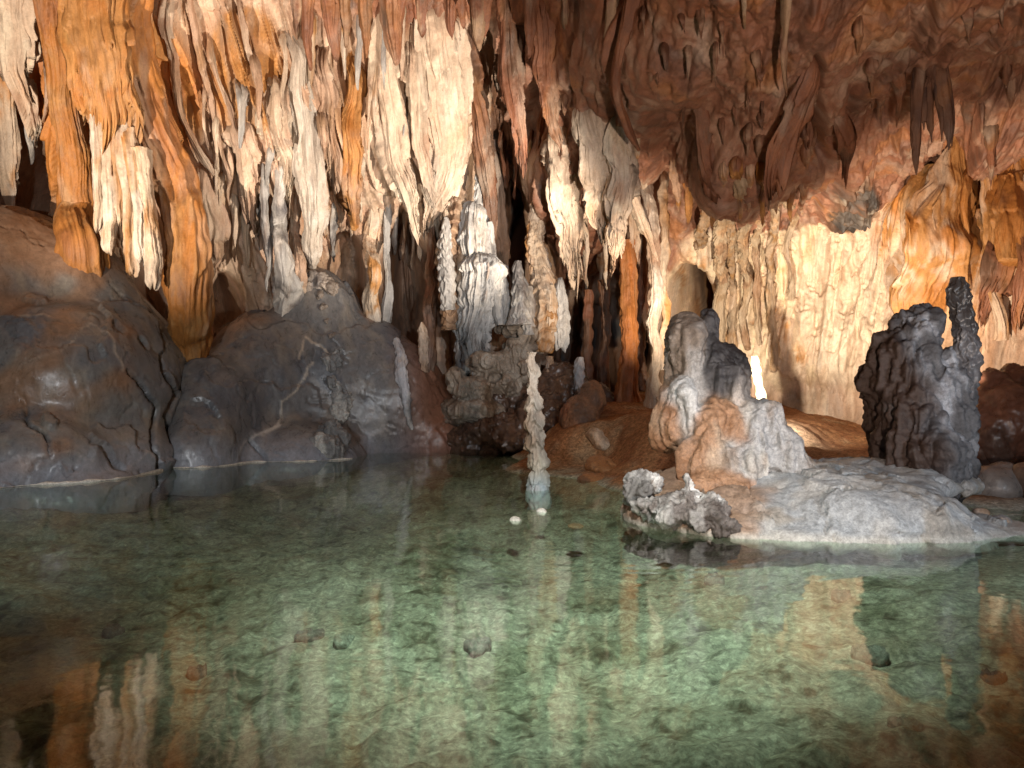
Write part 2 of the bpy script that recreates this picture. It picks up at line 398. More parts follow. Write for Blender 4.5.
def build_wall():
    pxs = np.array(sorted(ST)); K = np.array([[P(px, py, Y) for py, Y in ST[px]] for px in pxs])      # (stations, knots, 3)
    nu, nv = 1500, 860
    upx = np.linspace(pxs[0], pxs[-1], nu)
    # denser inside the visible part
    upx = np.sort(np.concatenate([np.linspace(-420, -40, 90), np.linspace(-40, 1064, 1060), np.linspace(1064, 1450, 90)[1:]])); nu = len(upx)
    tu = np.interp(upx, pxs, np.arange(len(pxs)))
    tv = np.concatenate([np.linspace(0, 6.15, 640, endpoint=False), np.linspace(6.15, 7, 50)]); nv = len(tv)
    Kv = catmull(np.swapaxes(K, 0, 1), tv)                   # (nv, stations, 3)
    B = catmull(np.swapaxes(Kv, 0, 1), tu)                   # (nu, nv, 3)
    du = np.gradient(B, axis=0); dv = np.gradient(B, axis=1)
    N = np.cross(dv, du); N /= np.linalg.norm(N, axis=2)[..., None] + 1e-9
    if N[nu // 2, nv // 4, 1] > 0: N = -N
    Sx = np.cumsum(np.linalg.norm(du, axis=2)[:, nv // 3])[:, None] * np.ones((1, nv))
    W = np.cumsum(np.linalg.norm(dv, axis=2), axis=1)
    UP = np.broadcast_to(upx[:, None], Sx.shape)
    PY = CY - F * (B[..., 2] - CAMH) / B[..., 1]
    x, y, z = B[..., 0], B[..., 1], B[..., 2]
    # --- masks by place
    def g(cx, cy, rx, ry, p=1.0): return np.exp(-(((UP - cx) / rx) ** 2 + ((PY - cy) / ry) ** 2) ** p)
    smooth_wall = np.clip(g(848, 300, 48, 90, 2) * .9 + g(255, 60, 40, 75, 2) * .6 + g(800, 425, 60, 40), 0, 1)
    ceil = sst(-.35, -.8, N[..., 2])
    lean = np.interp(upx, [-420, 0, 120, 260, 420, 560, 700, 1000], [0, .15, .35, .3, .12, .1, .05, -.25])[:, None]
    s = Sx + lean * (W - 6) + .40 * pn(Sx * .4, W * .16, .3, 2) + .05 * pn(Sx * 1.6, W * .5, .3, 3)
    big = .55 * fbm(Sx * .28, W * .2, .1, 3, 4)
    def bil(f, fz, sd): return np.abs(pn(s * f, W * fz, .5, sd)) * 2 - .5
    fl = .22 * bil(.85, .10, 10) + .12 * bil(1.9, .18, 11)
    lay = 0; tone = 0
    for kk, (f_, th_, tp_, jg_, l0_, l1_) in enumerate([(.75,.50,1.3,.22,2,7), (1.0,.42,1.0,.2,1.5,6), (1.7,.30,.8,.16,1.2,5), (2.3,.28,.8,.16,1,4), (2.9,.24,.7,.16,1,3.5), (3.6,.20,.5,.12,.8,3.5), (4.9,.17,.4,.10,.8,3), (6.3,.12,.35,.08,.6,2.6), (8,.10,.25,.05,.5,2.5), (11,.05,.2,.04,.5,2), (19,.022,.1,.03,.4,1.6)]):
        sw = s + (.5 / f_ ** .5) * pn(Sx * .35 * f_ ** .5, W * .22 * f_ ** .4, kk * 2.3, 120 + kk) + .25 / f_ * pn(Sx * 1.1, W * .9, kk * 1.3, 140 + kk)
        r_, t_ = sheets(sw * f_ + kk * 7.3, W, 3 + kk, 1.2, 11.0, l0_, l1_, tp_, jg_, flat=.88)
        lay = lay + th_ * r_; tone = tone + t_ * (.5 if kk < 4 else .35)
    rough = .10 * fbm(x * 1.3, y * 1.3, z * .8, 4, 80) + .03 * fbm(x * 6, y * 6, z * 2.4, 4, 81)
    mlow = (1 - .30 * smooth_wall)
    cz = 1 - .55 * ceil
    R = big + ceil * (.26 * fbm(x * .9, y * .3, z * .3, 3, 170) + .14 * (np.abs(fbm(x * 1.5, y * .22, z * .22, 3, 171)) * 2 - .3) + .05 * (np.abs(fbm(x * 5, y * .6, z * .6, 3, 172)) * 2 - .3) + .05 * fbm(x * 6, y * 4, z * 4, 3, 173)) + (fl * cz + lay * (1 - .5 * ceil)) * mlow + rough * (1 + .8 * ceil) + .16 * ceil * bil(1.2, .4, 90) + .07 * ceil * bil(3.4, .8, 91)
    rw = g(800, 300, 130, 105, 2)
    R = R + rw * (.22 * fbm(x * 1.6, y * 1.6, z * 1.0, 4, 180) + .10 * fbm(x * 4.5, y * 4.5, z * 2.5, 4, 181) - .10 * sst(.12, .3, fbm(x * 3, y * 3, z * 2, 3, 182)))
    # hollows: niches and openings behind the columns
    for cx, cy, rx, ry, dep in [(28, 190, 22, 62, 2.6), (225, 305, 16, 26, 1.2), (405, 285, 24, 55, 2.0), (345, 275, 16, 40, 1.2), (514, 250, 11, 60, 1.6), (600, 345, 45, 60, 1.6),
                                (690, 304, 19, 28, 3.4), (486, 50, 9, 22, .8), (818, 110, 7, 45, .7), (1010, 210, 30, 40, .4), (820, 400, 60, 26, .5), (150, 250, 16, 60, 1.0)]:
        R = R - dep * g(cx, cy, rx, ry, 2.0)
    # swellings
    for cx, cy, rx, ry, dep in [(598, 180, 48, 62, 1.0), (848, 195, 30, 36, .6), (930, 220, 40, 70, .5), (410, 120, 75, 75, .55), (270, 130, 70, 75, .5), (740, 170, 45, 40, .7), (620, 70, 60, 60, .5), (1000, 130, 26, 30, .7)]:
        R = R + dep * g(cx, cy, rx, ry, 1.6)
    lump = g(848, 195, 30, 38, 2)
    R = R + lump * (.22 * (np.abs(pn(x * 3, y * 3, z * 3, 95)) * 2 - .4) + .10 * (np.abs(pn(x * 7, y * 7, z * 7, 96)) * 2 - .4))
    V = (B + N * R[..., None]).reshape(-1, 3)
    Q = grid_quads(nu, nv)
    # how far the finished wall stands, for hanging things on it
    vx = CX + F * V[:, 0] / V[:, 1]; vy = CY - F * (V[:, 2] - CAMH) / V[:, 1]
    ix = np.clip(((vx + 60) / 8).astype(int), 0, 143); iy = np.clip(((vy + 60) / 8).astype(int), 0, 71)
    inn = (vx > -60) & (vx < 1092) & (vy > -60) & (vy < 516)
    sm = np.bincount(ix[inn] * 72 + iy[inn], V[inn, 1], 144 * 72).reshape(144, 72); ct_ = np.bincount(ix[inn] * 72 + iy[inn], minlength=144 * 72).reshape(144, 72)
    for _ in range(4):
        sm = sm + .5 * (np.roll(sm, 1, 0) + np.roll(sm, -1, 0) + np.roll(sm, 1, 1) + np.roll(sm, -1, 1)); ct_ = ct_ + .5 * (np.roll(ct_, 1, 0) + np.roll(ct_, -1, 0) + np.roll(ct_, 1, 1) + np.roll(ct_, -1, 1))
    WALL['y'] = sm / np.maximum(ct_, 1e-6)
    # --- mineral colours, with shade painted into the hollows
    c = paint(V, (PINK, CREAM, TAN), 5, 2.0)
    def blend(c, mask, pal, sd, st=1.0):
        q = paint(V, pal, sd, st); m = np.clip(mask, 0, 1).reshape(-1, 1); return c * (1 - m) + q * m
    nz = .35 * fbm(s * .9, W * .25, .2, 4, 100)
    def mk(m, lo=.35, hi=.65): return sst(lo, hi, m + nz * (m > .02))
    c = blend(c, mk(g(110, 110, 95, 120, 2)), (ORANGE, AMBER, (.36,.13,.035)), 6, 2)
    c = blend(c, mk(g(245, 70, 45, 70, 2)), (AMBER, TAN, (.40,.22,.11)), 7, 2)
    c = blend(c, mk(g(430, 130, 75, 100, 2)), (CREAM, PINK, CREAM), 8, 2)
    c = blend(c, mk(g(598, 200, 60, 85, 2)), (CREAM, (.62,.50,.36), PINK), 9, 2)
    c = blend(c, mk(g(770, 290, 120, 110, 2)), ((.62,.48,.32), CREAM, AMBER), 10, 2)
    c = blend(c, mk(g(840, 300, 55, 90, 2)), ((.60,.48,.36), (.55,.42,.30), CREAM), 11, 1)
    c = blend(c, mk(g(960, 230, 90, 100, 2)), (AMBER, CREAM, ORANGE), 12, 2)
    mot = fbm(x * 1.3, y * 1.3, z * 1.6, 5, 160); bandm = np.exp(-(((UP - 812) / 58) ** 2 + ((PY - 405) / 36) ** 2))
    c = blend(c, sst(.35, .9, .7 * bandm + .9 * mot * (bandm > .12)) * .8, ((.22,.15,.10), (.28,.19,.12), (.14,.095,.065)), 19, .5)
    redm = np.maximum(ceil * sst(440, 560, UP), sst(200, 150, PY) * sst(470, 530, UP) * (1 - g(600, 190, 60, 75, 2)) * (1 - g(930, 190, 70, 60, 2)))
    c = blend(c, sst(.3, .7, redm + nz), ((.235,.105,.062), (.31,.175,.115), (.15,.07,.045)), 13, 2.2)
    c = blend(c, sst(40, 5, PY + nz.reshape(PY.shape) * 90) * sst(270, 330, UP), (RED, (.27,.12,.06), (.12,.055,.034)), 15, 1.5)
    c = blend(c, mk(g(690, 304, 19, 28, 2)), ((.13,.075,.045), (.20,.12,.07), (.09,.055,.035)), 18, 1)  # shade inside the small niche, painted as brown
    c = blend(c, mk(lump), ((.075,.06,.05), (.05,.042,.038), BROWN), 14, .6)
    c = blend(c, np.clip(mk(g(600, 350, 62, 50, 2)) + mk(g(410, 300, 50, 60, 2)) * .7 + mk(g(505, 200, 28, 150, 2)), 0, 1), (BROWN, (.2,.10,.055), DARK), 16, 2)  # painted shade: alcove, black opening and cleft made dark brown
    c = mineral(V, c, 0, .42) * (.80 + .34 * np.clip(tone, 0, 1.2).reshape(-1, 1))
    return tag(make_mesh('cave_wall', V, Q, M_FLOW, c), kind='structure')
build_wall()

# ================================================================== LAKE BED, BANKS AND FLOOR
GP = [  # X, Y, Z control points of the floor
 (0,3,-.55),(-3,4,-.6),(3,4,-.38),(0,6,-.55),(-4,7,-.7),(-7,9,-.7),(0,9,-.6),(-3,12,-.7),(-6,14,-.6),(0,12.5,-.45),(-1,16,-.35),(0,18.5,-.15),(-4,18,-.3),(-1.5,20,.15),(1,20.5,.35),
 (2.5,5.5,-.38),(4,6,-.22),(5,7,-.14),(6.5,7.2,-.07),(4,8,-.30),(1.4,8,-.5),(1.0,10,-.45),(1.0,11.5,-.25),(2,12,.15),(1.3,14,.02),(2,15,.9),(2.6,15,1.15),(3.2,14,1.0),(2.2,17.5,1.2),(3,20,1.4),
 (3.5,11.5,.4),(4.4,11.5,.35),(5,13.5,.55),(5.2,16,.85),(6,18,.8),(5.8,14,.25),(6.5,11,.1),(7,10,.0),(8,12,.1),(8,9.5,-.02),(9.5,14,.3),(7,15,.3),(9,17,.5),(-9,17,.2),(-9,13,-.3),(-9,20,.5),(5,20,1.4),(8,7,-.05),(7.5,5,-.10),(4.8,9.2,-.1)]
def floor_z(x, y):
    num = np.zeros_like(x); den = np.zeros_like(x) + 1e-9
    for a, b, zz in GP:
        w = 1.0 / (((x - a) ** 2 + (y - b) ** 2) + .35) ** 2; num += w * zz; den += w
    return num / den
def build_bed():
    yy = 2.3 * np.exp(np.linspace(0, math.log(24 / 2.3), 430)); xx = np.linspace(-.86, .86, 760)
    XX, YY = np.meshgrid(xx, yy, indexing='ij'); X = XX * YY * (1 + 1.2 / YY); Y = YY
    Z = floor_z(X, Y)
    q = X * 0
    wet = sst(.1, -.1, Z)
    st = np.abs(pn(X * 2.2, Y * 2.2, .3, 3)); st2 = fbm(X * 5, Y * 5, .7, 4, 5)
    shal = sst(3.0, 5.0, X) * sst(5.0, 6.5, Y)
    Z = Z + .07 * fbm(X * .8, Y * .8, .2, 4, 1) + wet * (1 - .7 * shal) * (.05 * (st * 2 - .4) + .028 * st2 + .03 * np.maximum(0, pn(X * 7, Y * 7, .2, 9)) + .05 * np.maximum(0, pn(X * 4.1, Y * 4.1, .6, 12) - .25) + .016 * np.maximum(0, pn(X * 13, Y * 13, .6, 13) - .2))
    rr_ = np.hypot(X - 2.2, Y - 10.4) + .12 * fbm(X * .9, Y * .9, .1, 2, 44)
    Z = Z + wet * .022 * np.sin(rr_ * 34) * np.exp(-((X + .3) / 1.3) ** 2 - ((Y - 7.6) / 1.2) ** 2) * (.5 + pn(X * 1.1, Y * 1.1, .4, 45))
    Z = Z + (1 - wet) * (.10 * fbm(X * 1.4, Y * 1.4, .4, 5, 8) + .03 * fbm(X * 6, Y * 6, .4, 3, 18))
    V = np.stack([X, Y, Z], -1).reshape(-1, 3)
    a = fbm(X * 1.6, Y * 1.6, .5, 5, 21).ravel(); b = fbm(X * .5, Y * .5, .5, 3, 22).ravel(); e = fbm(X * 8, Y * 8, .5, 4, 23).ravel()
    silt = np.array((.40, .42, .34)); olive = np.array((.25, .265, .195)); debris = np.array((.085, .085, .06)); sand = np.array((.50, .48, .40))
    w = sst(-.25, .45, a + .5 * b)[:, None]; c = silt * (1 - w) + olive * w
    w = sst(.05, .5, e + .5 * a)[:, None] * .9; c = c * (1 - w) + debris * w
    w = sst(.1, .5, fbm(X * 1.1 + 7, Y * 1.1, .5, 4, 27).ravel())[:, None] * .6; c = c * (1 - w) + np.array((.24, .20, .14)) * w
    w = (shal.ravel() * .8)[:, None]; c = c * (1 - w) + sand * w
    w = sst(-.02, .12, V[:, 2] + .05 * a)[:, None]; o = paint(V, ((.34,.17,.08), (.26,.11,.05), (.40,.26,.15)), 31, .6); c = c * (1 - w) + o * w
    # lamp light on the apron behind the island, painted as a cream pool
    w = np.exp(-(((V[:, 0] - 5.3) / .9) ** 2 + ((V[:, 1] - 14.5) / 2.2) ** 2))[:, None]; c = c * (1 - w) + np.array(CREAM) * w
    return tag(make_mesh('lake_bed', V, grid_quads(len(xx), len(yy)), M_BED, c), kind='structure')
build_bed()

def build_water():
    m = bpy.data.materials.new('lake_water'); m.use_nodes = True; nt = m.node_tree; N = nt.nodes; L = nt.links; N.clear()
    out = N.new('ShaderNodeOutputMaterial'); tr = N.new('ShaderNodeBsdfTransparent'); tr.inputs[0].default_value = (.80, .93, .83, 1)
    gl = N.new('ShaderNodeBsdfGlossy'); gl.inputs['Roughness'].default_value = .05; gl.inputs[0].default_value = (.95, .95, .95, 1)
    mx = N.new('ShaderNodeMixShader')
    geo = N.new('ShaderNodeNewGeometry'); n = N.new('ShaderNodeTexNoise'); n.inputs['Scale'].default_value = 1.6; n.inputs['Detail'].default_value = 3
    L.new(geo.outputs['Position'], n.inputs['Vector'])
    bp = N.new('ShaderNodeBump'); bp.inputs['Strength'].default_value = .10; bp.inputs['Distance'].default_value = .05
    # rings spreading from a drip near the lake stalagmite
    ds_ = N.new('ShaderNodeVectorMath'); ds_.operation = 'DISTANCE'; L.new(geo.outputs['Position'], ds_.inputs[0]); ds_.inputs[1].default_value = (1.2, 9.2, 0)
    def mq(op, a, b):
        q = N.new('ShaderNodeMath'); q.operation = op
        for i, v in enumerate((a, b)):
            if v is None: continue
            if isinstance(v, (int, float)): q.inputs[i].default_value = v
            else: L.new(v, q.inputs[i])
        return q.outputs[0]
    wv = mq('SINE', mq('ADD', mq('MULTIPLY', ds_.outputs['Value'], 34.0), mq('MULTIPLY', n.outputs[0], 9.0)), None)
    env = mq('MULTIPLY', mq('POWER', 2.718, mq('MULTIPLY', mq('POWER', mq('SUBTRACT', ds_.outputs['Value'], 2.6), 2.0), -1.2)), .07)
    L.new(mq('ADD', n.outputs[0], mq('MULTIPLY', wv, env)), bp.inputs['Height'])
    L.new(bp.outputs[0], gl.inputs['Normal'])
    def mth(op, a, b):
        q = N.new('ShaderNodeMath'); q.operation = op
        for i, v in enumerate((a, b)):
            if v is None: continue
            if isinstance(v, (int, float)): q.inputs[i].default_value = v
            else: L.new(v, q.inputs[i])
        return q.outputs[0]
    dt = N.new('ShaderNodeVectorMath'); dt.operation = 'DOT_PRODUCT'; L.new(geo.outputs['Incoming'], dt.inputs[0]); L.new(bp.outputs[0], dt.inputs[1])
    fr = mth('MULTIPLY_ADD', mth('POWER', mth('SUBTRACT', 1.0, mth('ABSOLUTE', dt.outputs['Value'], None)), 5.0), .96); fr.node.inputs[2].default_value = .02
    L.new(fr, mx.inputs[0]); L.new(tr.outputs[0], mx.inputs[1]); L.new(gl.outputs[0], mx.inputs[2]); L.new(mx.outputs[0], out.inputs[0])
    xs = np.linspace(-22, 22, 40); ys = np.linspace(-2, 26, 30); X, Y = np.meshgrid(xs, ys, indexing='ij')
    tag(make_mesh('lake_water', np.stack([X, Y, X * 0], -1).reshape(-1, 3), grid_quads(40, 30), m), kind='structure')
build_water()

#@@THINGS@@
# ================================================================== MOUNDS ON THE LEFT SHORE
def shore_rim(o, name, col, rad=.05, x0=0, x1=400):
    """pale calcite ledge that the lake left along a rock's waterline"""
    n = len(o.data.vertices); co = np.empty(n * 3, np.float32); o.data.vertices.foreach_get('co', co); co = co.reshape(-1, 3)
    s = co[np.abs(co[:, 2]) < .06]; px = CX + F * s[:, 0] / s[:, 1]
    pts = []
    for b in np.arange(x0, x1, 5.0):
        q = s[(px >= b) & (px < b + 5)]
        if len(q): pts.append((b + 2.5, q[:, 1].min()))
    if len(pts) < 6: return None
    a = np.array(pts); y = a[:, 1].copy()
    for _ in range(3): y[1:-1] = (y[:-2] + y[1:-1] + y[2:]) / 3
    th = np.linspace(0, 2 * math.pi, 12, endpoint=False); V = []
    for i, (p, _q) in enumerate(pts):
        Y = y[i]; X = (p - CX) / F * Y; r = rad * max(.05, .35 + 1.5 * float(fbm(p * .07, .3, .2, 4, 4)))
        for t in th: V.append((X, Y - .02 + 1.6 * r * math.sin(t), .012 + r * math.cos(t) * .9))
    V = np.array(V); Q = grid_quads(len(pts), 12)
    Q = np.vstack([Q, np.stack([np.array([i * 12 + 11, (i + 1) * 12 + 11, (i + 1) * 12, i * 12]) for i in range(len(pts) - 1)])])
    r = make_mesh(name, V, Q, M_CRUST, paint(V, col, 3)); r.parent = o; return r

def front_of(o):
    n = len(o.data.vertices); co = np.empty(n * 3, np.float32); o.data.vertices.foreach_get('co', co); co = co.reshape(-1, 3)
    px = CX + F * co[:, 0] / co[:, 1]; py = CY - F * (co[:, 2] - CAMH) / co[:, 1]
    def f(a, b, rad=5):
        q = (np.abs(px - a) < rad) & (np.abs(py - b) < rad)
        return float(co[q, 1].min()) if q.any() else None
    return f
VEIN = (.30, .25, .20)
def mound_cols(V, c, N):
    z = V[:, 2]; x, y = V[:, 0], V[:, 1]
    w = (sst(.75, .1, z + .25 * fbm(x * 1.2, y, z * 1.2, 3, 60)))[:, None] * .75
    c = c * (1 - w) + np.array((.25, .26, .29)) * w  # cool lamp light painted blue-grey onto the mounds towards the water
    w = sst(.0, .3, fbm(x * .7, y * .5, z * .7, 3, 61) + .10 * (z - 2.6) - .10 * (x + 7))[:, None] * .8
    return c * (1 - w) + np.array((.26, .14, .075)) * w

def ledges(seed, amp=.10, sc=.38):
    """plate-like sheets with raised lips: stepped isolines of a smooth field"""
    def f(V, N):
        q = (fbm(V[:, 0] * sc, V[:, 1] * sc, V[:, 2] * sc * .8, 4, seed) + .22 * V[:, 2] + .12 * V[:, 0]) * 2.2; fr = q - np.floor(q)
        fc = np.abs(fbm(V[:, 0] * .9, V[:, 1] * .9, V[:, 2] * .9, 3, seed + 2)); return amp * (fr - .5) * sst(0, .03, fr) - amp * .5 * sst(.03, 0, fr) - .035 * sst(.02, 0, fc) + .04 * np.abs(fbm(V[:, 0] * .7, V[:, 1] * .7, V[:, 2] * .6, 3, seed + 4))
    return f

m1 = fused('flowstone_mound', [
    (70, 400, 15.0, 95, 100, 2.0), (10, 330, 15.6, 75, 120, 2.0), (-70, 380, 14.5, 100, 150, 2.0), (60, 320, 16.2, 60, 92, 1.6), (112, 385, 15.8, 62, 100, 1.5),
    (145, 425, 15.6, 34, 74, 1.2), (30, 455, 13.6, 90, 45, 1.5), (110, 462, 14.5, 60, 40, 1.1), (40, 500, 13.4, 110, 40, 1.3), (-20, 490, 12.6, 60, 40, 1.2), (20, 262, 16.4, 42, 46, 1.2), (84, 315, 15.9, 48, 72, 1.3), (150, 372, 16.2, 34, 46, 1.0)],
    ((.165,.155,.145), (.22,.19,.155), (.13,.13,.135)), k=.30, h=.045, seed=41, rough=.07, rf=.9, detail=.012, mat=M_WET, colfn=mound_cols, dispfn=ledges(9, .09), warp=.10,
    lines=[([(20, 395), (28, 425), (45, 432), (52, 455)], 2.2, -.10, (.02,.018,.016)), ([(128, 372), (158, 408), (152, 432), (160, 470)], 2.6, -.16, (.02,.018,.016)), ([(160, 360), (175, 395), (166, 415), (172, 440)], 3, -.12, (.02,.018,.016)),
           ([(0, 382), (22, 365), (62, 352), (90, 322), (108, 335), (122, 372)], 1.5, .01, (.38,.33,.27)), ([(0, 248), (28, 240), (48, 244)], 1.5, .01, (.38,.33,.27)), ([(0, 318), (30, 312), (50, 316)], 1.5, .01, (.38,.33,.27)),
           ([(40, 456), (70, 450), (90, 462)], 1.5, .01, (.38,.33,.27)), ([(130, 468), (146, 450), (156, 462)], 1.5, .01, (.38,.33,.27))],
    label='smooth grey flowstone mound under the thick orange column, at the lake edge', cat='rock mound', zmin=-.6)
shore_rim(m1, 'calcite_rim', ((.62,.58,.50), (.48,.44,.38), (.7,.66,.58)), .05, -60, 164)

m2 = fused('flowstone_mound', [
    (320, 415, 19.0, 62, 132, 1.7), (318, 330, 19.2, 42, 62, 1.2), (262, 405, 18.2, 66, 92, 1.6), (215, 425, 16.8, 52, 72, 1.4), (370, 415, 19.2, 56, 95, 1.5), (412, 430, 19.4, 46, 70, 1.2), (205, 465, 15.9, 45, 60, 1.2),
    (285, 470, 17.2, 80, 50, 1.4), (335, 465, 17.9, 36, 42, .8), (438, 445, 19.0, 32, 46, 1.0), (405, 405, 19.0, 36, 60, 1.2)],
    ((.125,.12,.118), (.175,.155,.135), (.10,.102,.11)), k=.30, h=.045, seed=52, rough=.07, rf=.9, detail=.012, mat=M_WET, dispfn=ledges(29, .08), warp=.08,
    colfn=lambda V, c, N: (lambda c2: c2 * (1 - (lambda w: w)(sst(380, 440, CX + F * V[:, 0] / V[:, 1])[:, None] * .8)) + np.array((.22, .085, .04)) * sst(380, 440, CX + F * V[:, 0] / V[:, 1])[:, None] * .8)(mound_cols(V, c, N)),
    lines=[([(298, 358), (305, 338), (325, 350), (332, 362)], 1.6, .01,(.42,.34,.26)), ([(312, 362), (296, 392), (282, 402), (282, 420), (262, 436)], 1.5, .01, (.38,.33,.27)), ([(236, 462), (245, 442), (262, 432), (280, 424)], 1.8, .01,(.5,.46,.4)), ([(250, 440), (262, 452), (268, 466)], 2.2, -.10, (.02,.018,.016))],
    label='dome of dark grey rock with white knobs down its front, at the water', cat='rock mound', zmin=-.6)
shore_rim(m2, 'calcite_rim', ((.62,.58,.50), (.48,.44,.38), (.7,.66,.58)), .05, 160, 352)
on2 = front_of(m2)
for i, lst in enumerate([[(333, 383, 8), (341, 392, 9), (336, 402, 10), (345, 408, 8), (339, 416, 9), (334, 410, 6), (346, 398, 6)], [(330, 432, 12), (340, 440, 10), (322, 444, 12), (333, 450, 12)], [(339, 351, 4), (337, 360, 6), (326, 360, 5), (330, 368, 6)], [(324, 308, 4), (328, 322, 3), (331, 336, 3), (321, 296, 5)], [(318, 284, 13), (305, 288, 9), (330, 288, 8)]]):
    fused('calcite_crust', [(a, b, (on2(a, b) or 18) + .14, rr, rr, .2) for a, b, rr in lst], ((.16,.155,.15), (.46,.44,.40), (.09,.09,.09)) if i < 3 else ((.20,.16,.13), (.33,.27,.22), (.10,.09,.09)), k=.10, h=.02, seed=70 + i, rough=.15, rf=4.5, flute=.06, detail=.05, mat=M_CRUST, parent=m2)
limb('calcite_streak', [(a_, b_, (on2(a_, b_) or 18.2) + .03, w_) for a_, b_, w_ in ((397, 338, 2), (399, 352, 5), (401, 372, 7), (404, 388, 5), (408, 405, 5), (411, 422, 3), (412, 430, 1))], ((.42,.42,.44), (.55,.53,.50), SLATE), 88, fl=.3, lump=.09, lumpf=5, depth=.6, tier=.15, parent=m2)

# ================================================================== LEFT WALL: COLUMNS AND CURTAINS
OR = (ORANGE, AMBER, (.30,.115,.035)); PK = (PINK, CREAM, TAN); CR = (CREAM, (.64,.53,.40), PINK); BR = (BROWN, (.24,.11,.055), RED); GY = ((.34,.32,.30), (.50,.46,.41), (.12,.11,.11)); RB = (RED, (.29,.12,.06), BROWN)
OW = ((.55,.42,.30), AMBER, (.60,.50,.40))
on1 = front_of(m1)
limb('orange_column', [(58, -30, 14.2, 22), (62, 60, 14.4, 15), (68, 110, 14.7, 15), (73, 160, 14.9, 17), (74, 205, 15.0, 20), (76, 228, 15.1, 22), (78, 244, (on1(79, 256, 8) or 15.3) + .22, 24), (81, 262, (on1(82, 264, 8) or 15.5) + .42, 28), (85, 282, (on1(84, 282, 8) or 15.6) + .85, 32), (90, 310, (on1(90, 310, 8) or 15.6) + 1.5, 30)], OR, 101, nfl=2.2, fl=.14, hang=(.5,.3), lump=.05, tier=.03, tfreq=2,
     label='thick orange dripstone column standing on the grey mound at the left', cat='column')
limb('orange_column', [(118, -20, 14.0, 30), (128, 40, 14.1, 26), (140, 90, 14.3, 24), (156, 140, 14.6, 24), (178, 190, 15.0, 23), (188, 230, 15.3, 22), (190, 280, 15.5, 25), (190, 318, 15.8, 24), (192, 336, 16.4, 22), (194, 365, 17.4, 20)], OR, 102, nfl=2.2, fl=.17, hang=(.6,.3), lump=.07, tier=.03, tfreq=1.6,
     label='orange column that leans down to the crack between the two grey mounds', cat='column')
limb('orange_flowstone', [(95, -30, 14.4, 40), (95, 30, 14.5, 38), (104, 80, 14.7, 32), (112, 120, 14.9, 30), (114, 145, 14.9, 26)], (AMBER, ORANGE, (.52,.30,.11)), 103, hang=(.75,1), nfl=3.2, fl=.2, jag=.35, lump=.08, depth=.6,
     label='bulging amber flowstone curtain between the two thick orange columns', cat='flowstone')
for i, (a, t, b, ww, tilt, lab) in enumerate([(98, 100, 232, 6, 2, 'white-edged fin right beside the thick orange column'), (110, 120, 255, 7, 3, 'pale forked fin hanging below the amber flowstone curtain'), (120, 110, 225, 6, 2, 'short tan fin in the middle of the fringe below the amber curtain'),
                                    (130, 120, 275, 7, 2, 'longest pale fin of the fringe below the amber curtain'), (139, 130, 262, 7, 3, 'grey-white fin of the fringe, left of the leaning orange column'), (150, 150, 288, 8, 4, 'broad grey-white fin touching the leaning orange column')]):
    limb('dripstone_fin', [(a - tilt * 2, t, 14.9, ww * 1.2), (a - tilt, (t * 2 + b) / 3, 14.85, ww), (a, (t + 2 * b) / 3, 14.8, ww * .95), (a + tilt, b - 8, 14.8, ww * .9), (a + tilt, b, 14.8, ww * .3)], OW, 110 + i, nfl=1.6, fl=.3, jag=.12, lump=.06, depth=1.3, res=.02,
         label=lab, cat='dripstone fin', group='fringe of fins below the amber curtain')
limb('pale_drapery', [(14, -30, 14.0, 26), (16, 40, 14.2, 22), (20, 80, 14.4, 17), (28, 115, 14.5, 11), (36, 140, 14.6, 5), (38, 152, 14.6, 1)], CR, 121, hang=(.4,1), nfl=3.2, fl=.35, jag=.3, lump=.1, depth=.5, label='cream drapery with a pointed tip at the far left edge', cat='drapery')
limb('pale_drapery', [(0, 60, 14.2, 12), (4, 120, 14.3, 10), (8, 170, 14.4, 8), (12, 208, 14.5, 5), (13, 216, 14.5, 1)], OW, 122, hang=(.3,1), nfl=2.6, fl=.3, lump=.08, depth=.6, label='narrow tan drapery below the cream one at the far left edge', cat='drapery')
for i, (p, lab) in enumerate([([(166, -10, 15.0, 10), (172, 40, 15.1, 9), (178, 90, 15.3, 8), (190, 130, 15.5, 9), (206, 165, 15.7, 7), (214, 178, 15.7, 2)], 'pale leaning drapery edge above the leaning orange column'),
                              ([(192, 0, 15.6, 6), (200, 60, 15.7, 6), (212, 110, 15.9, 6), (226, 165, 16.1, 5), (230, 185, 16.1, 1)], 'thin slanting cream rib right of a long dark gap'),
                              ([(212, 40, 15.9, 5), (222, 85, 16.0, 6), (236, 130, 16.2, 6), (246, 160, 16.3, 3)], 'short slanting cream rib on the smooth tan wall'),
                              ([(240, 0, 16.0, 4), (252, 60, 16.1, 5), (262, 110, 16.2, 4), (268, 135, 16.2, 1)], 'hairline cream rib across the smooth tan wall')]):
    limb('drapery_rib', [(a_, b_, Y_, w_ * .6) for a_, b_, Y_, w_ in p], (PINK, CREAM, TAN), 130 + i, hang=(.12,1), nfl=2, fl=.4, lump=.08, depth=1.2, res=.02, label=lab, cat='drapery', group='slanting ribs on the upper left wall')
limb('flowstone_lobe', [(204, 175, 15.9, 10), (206, 205, 15.8, 14), (212, 232, 15.8, 16), (214, 255, 15.9, 12), (210, 268, 16.0, 5)], PK, 140, hang=(.4,1), nfl=2.2, fl=.2, jag=.15, lump=.09, label='pinkish rounded lobe hanging right of the leaning orange column', cat='flowstone')
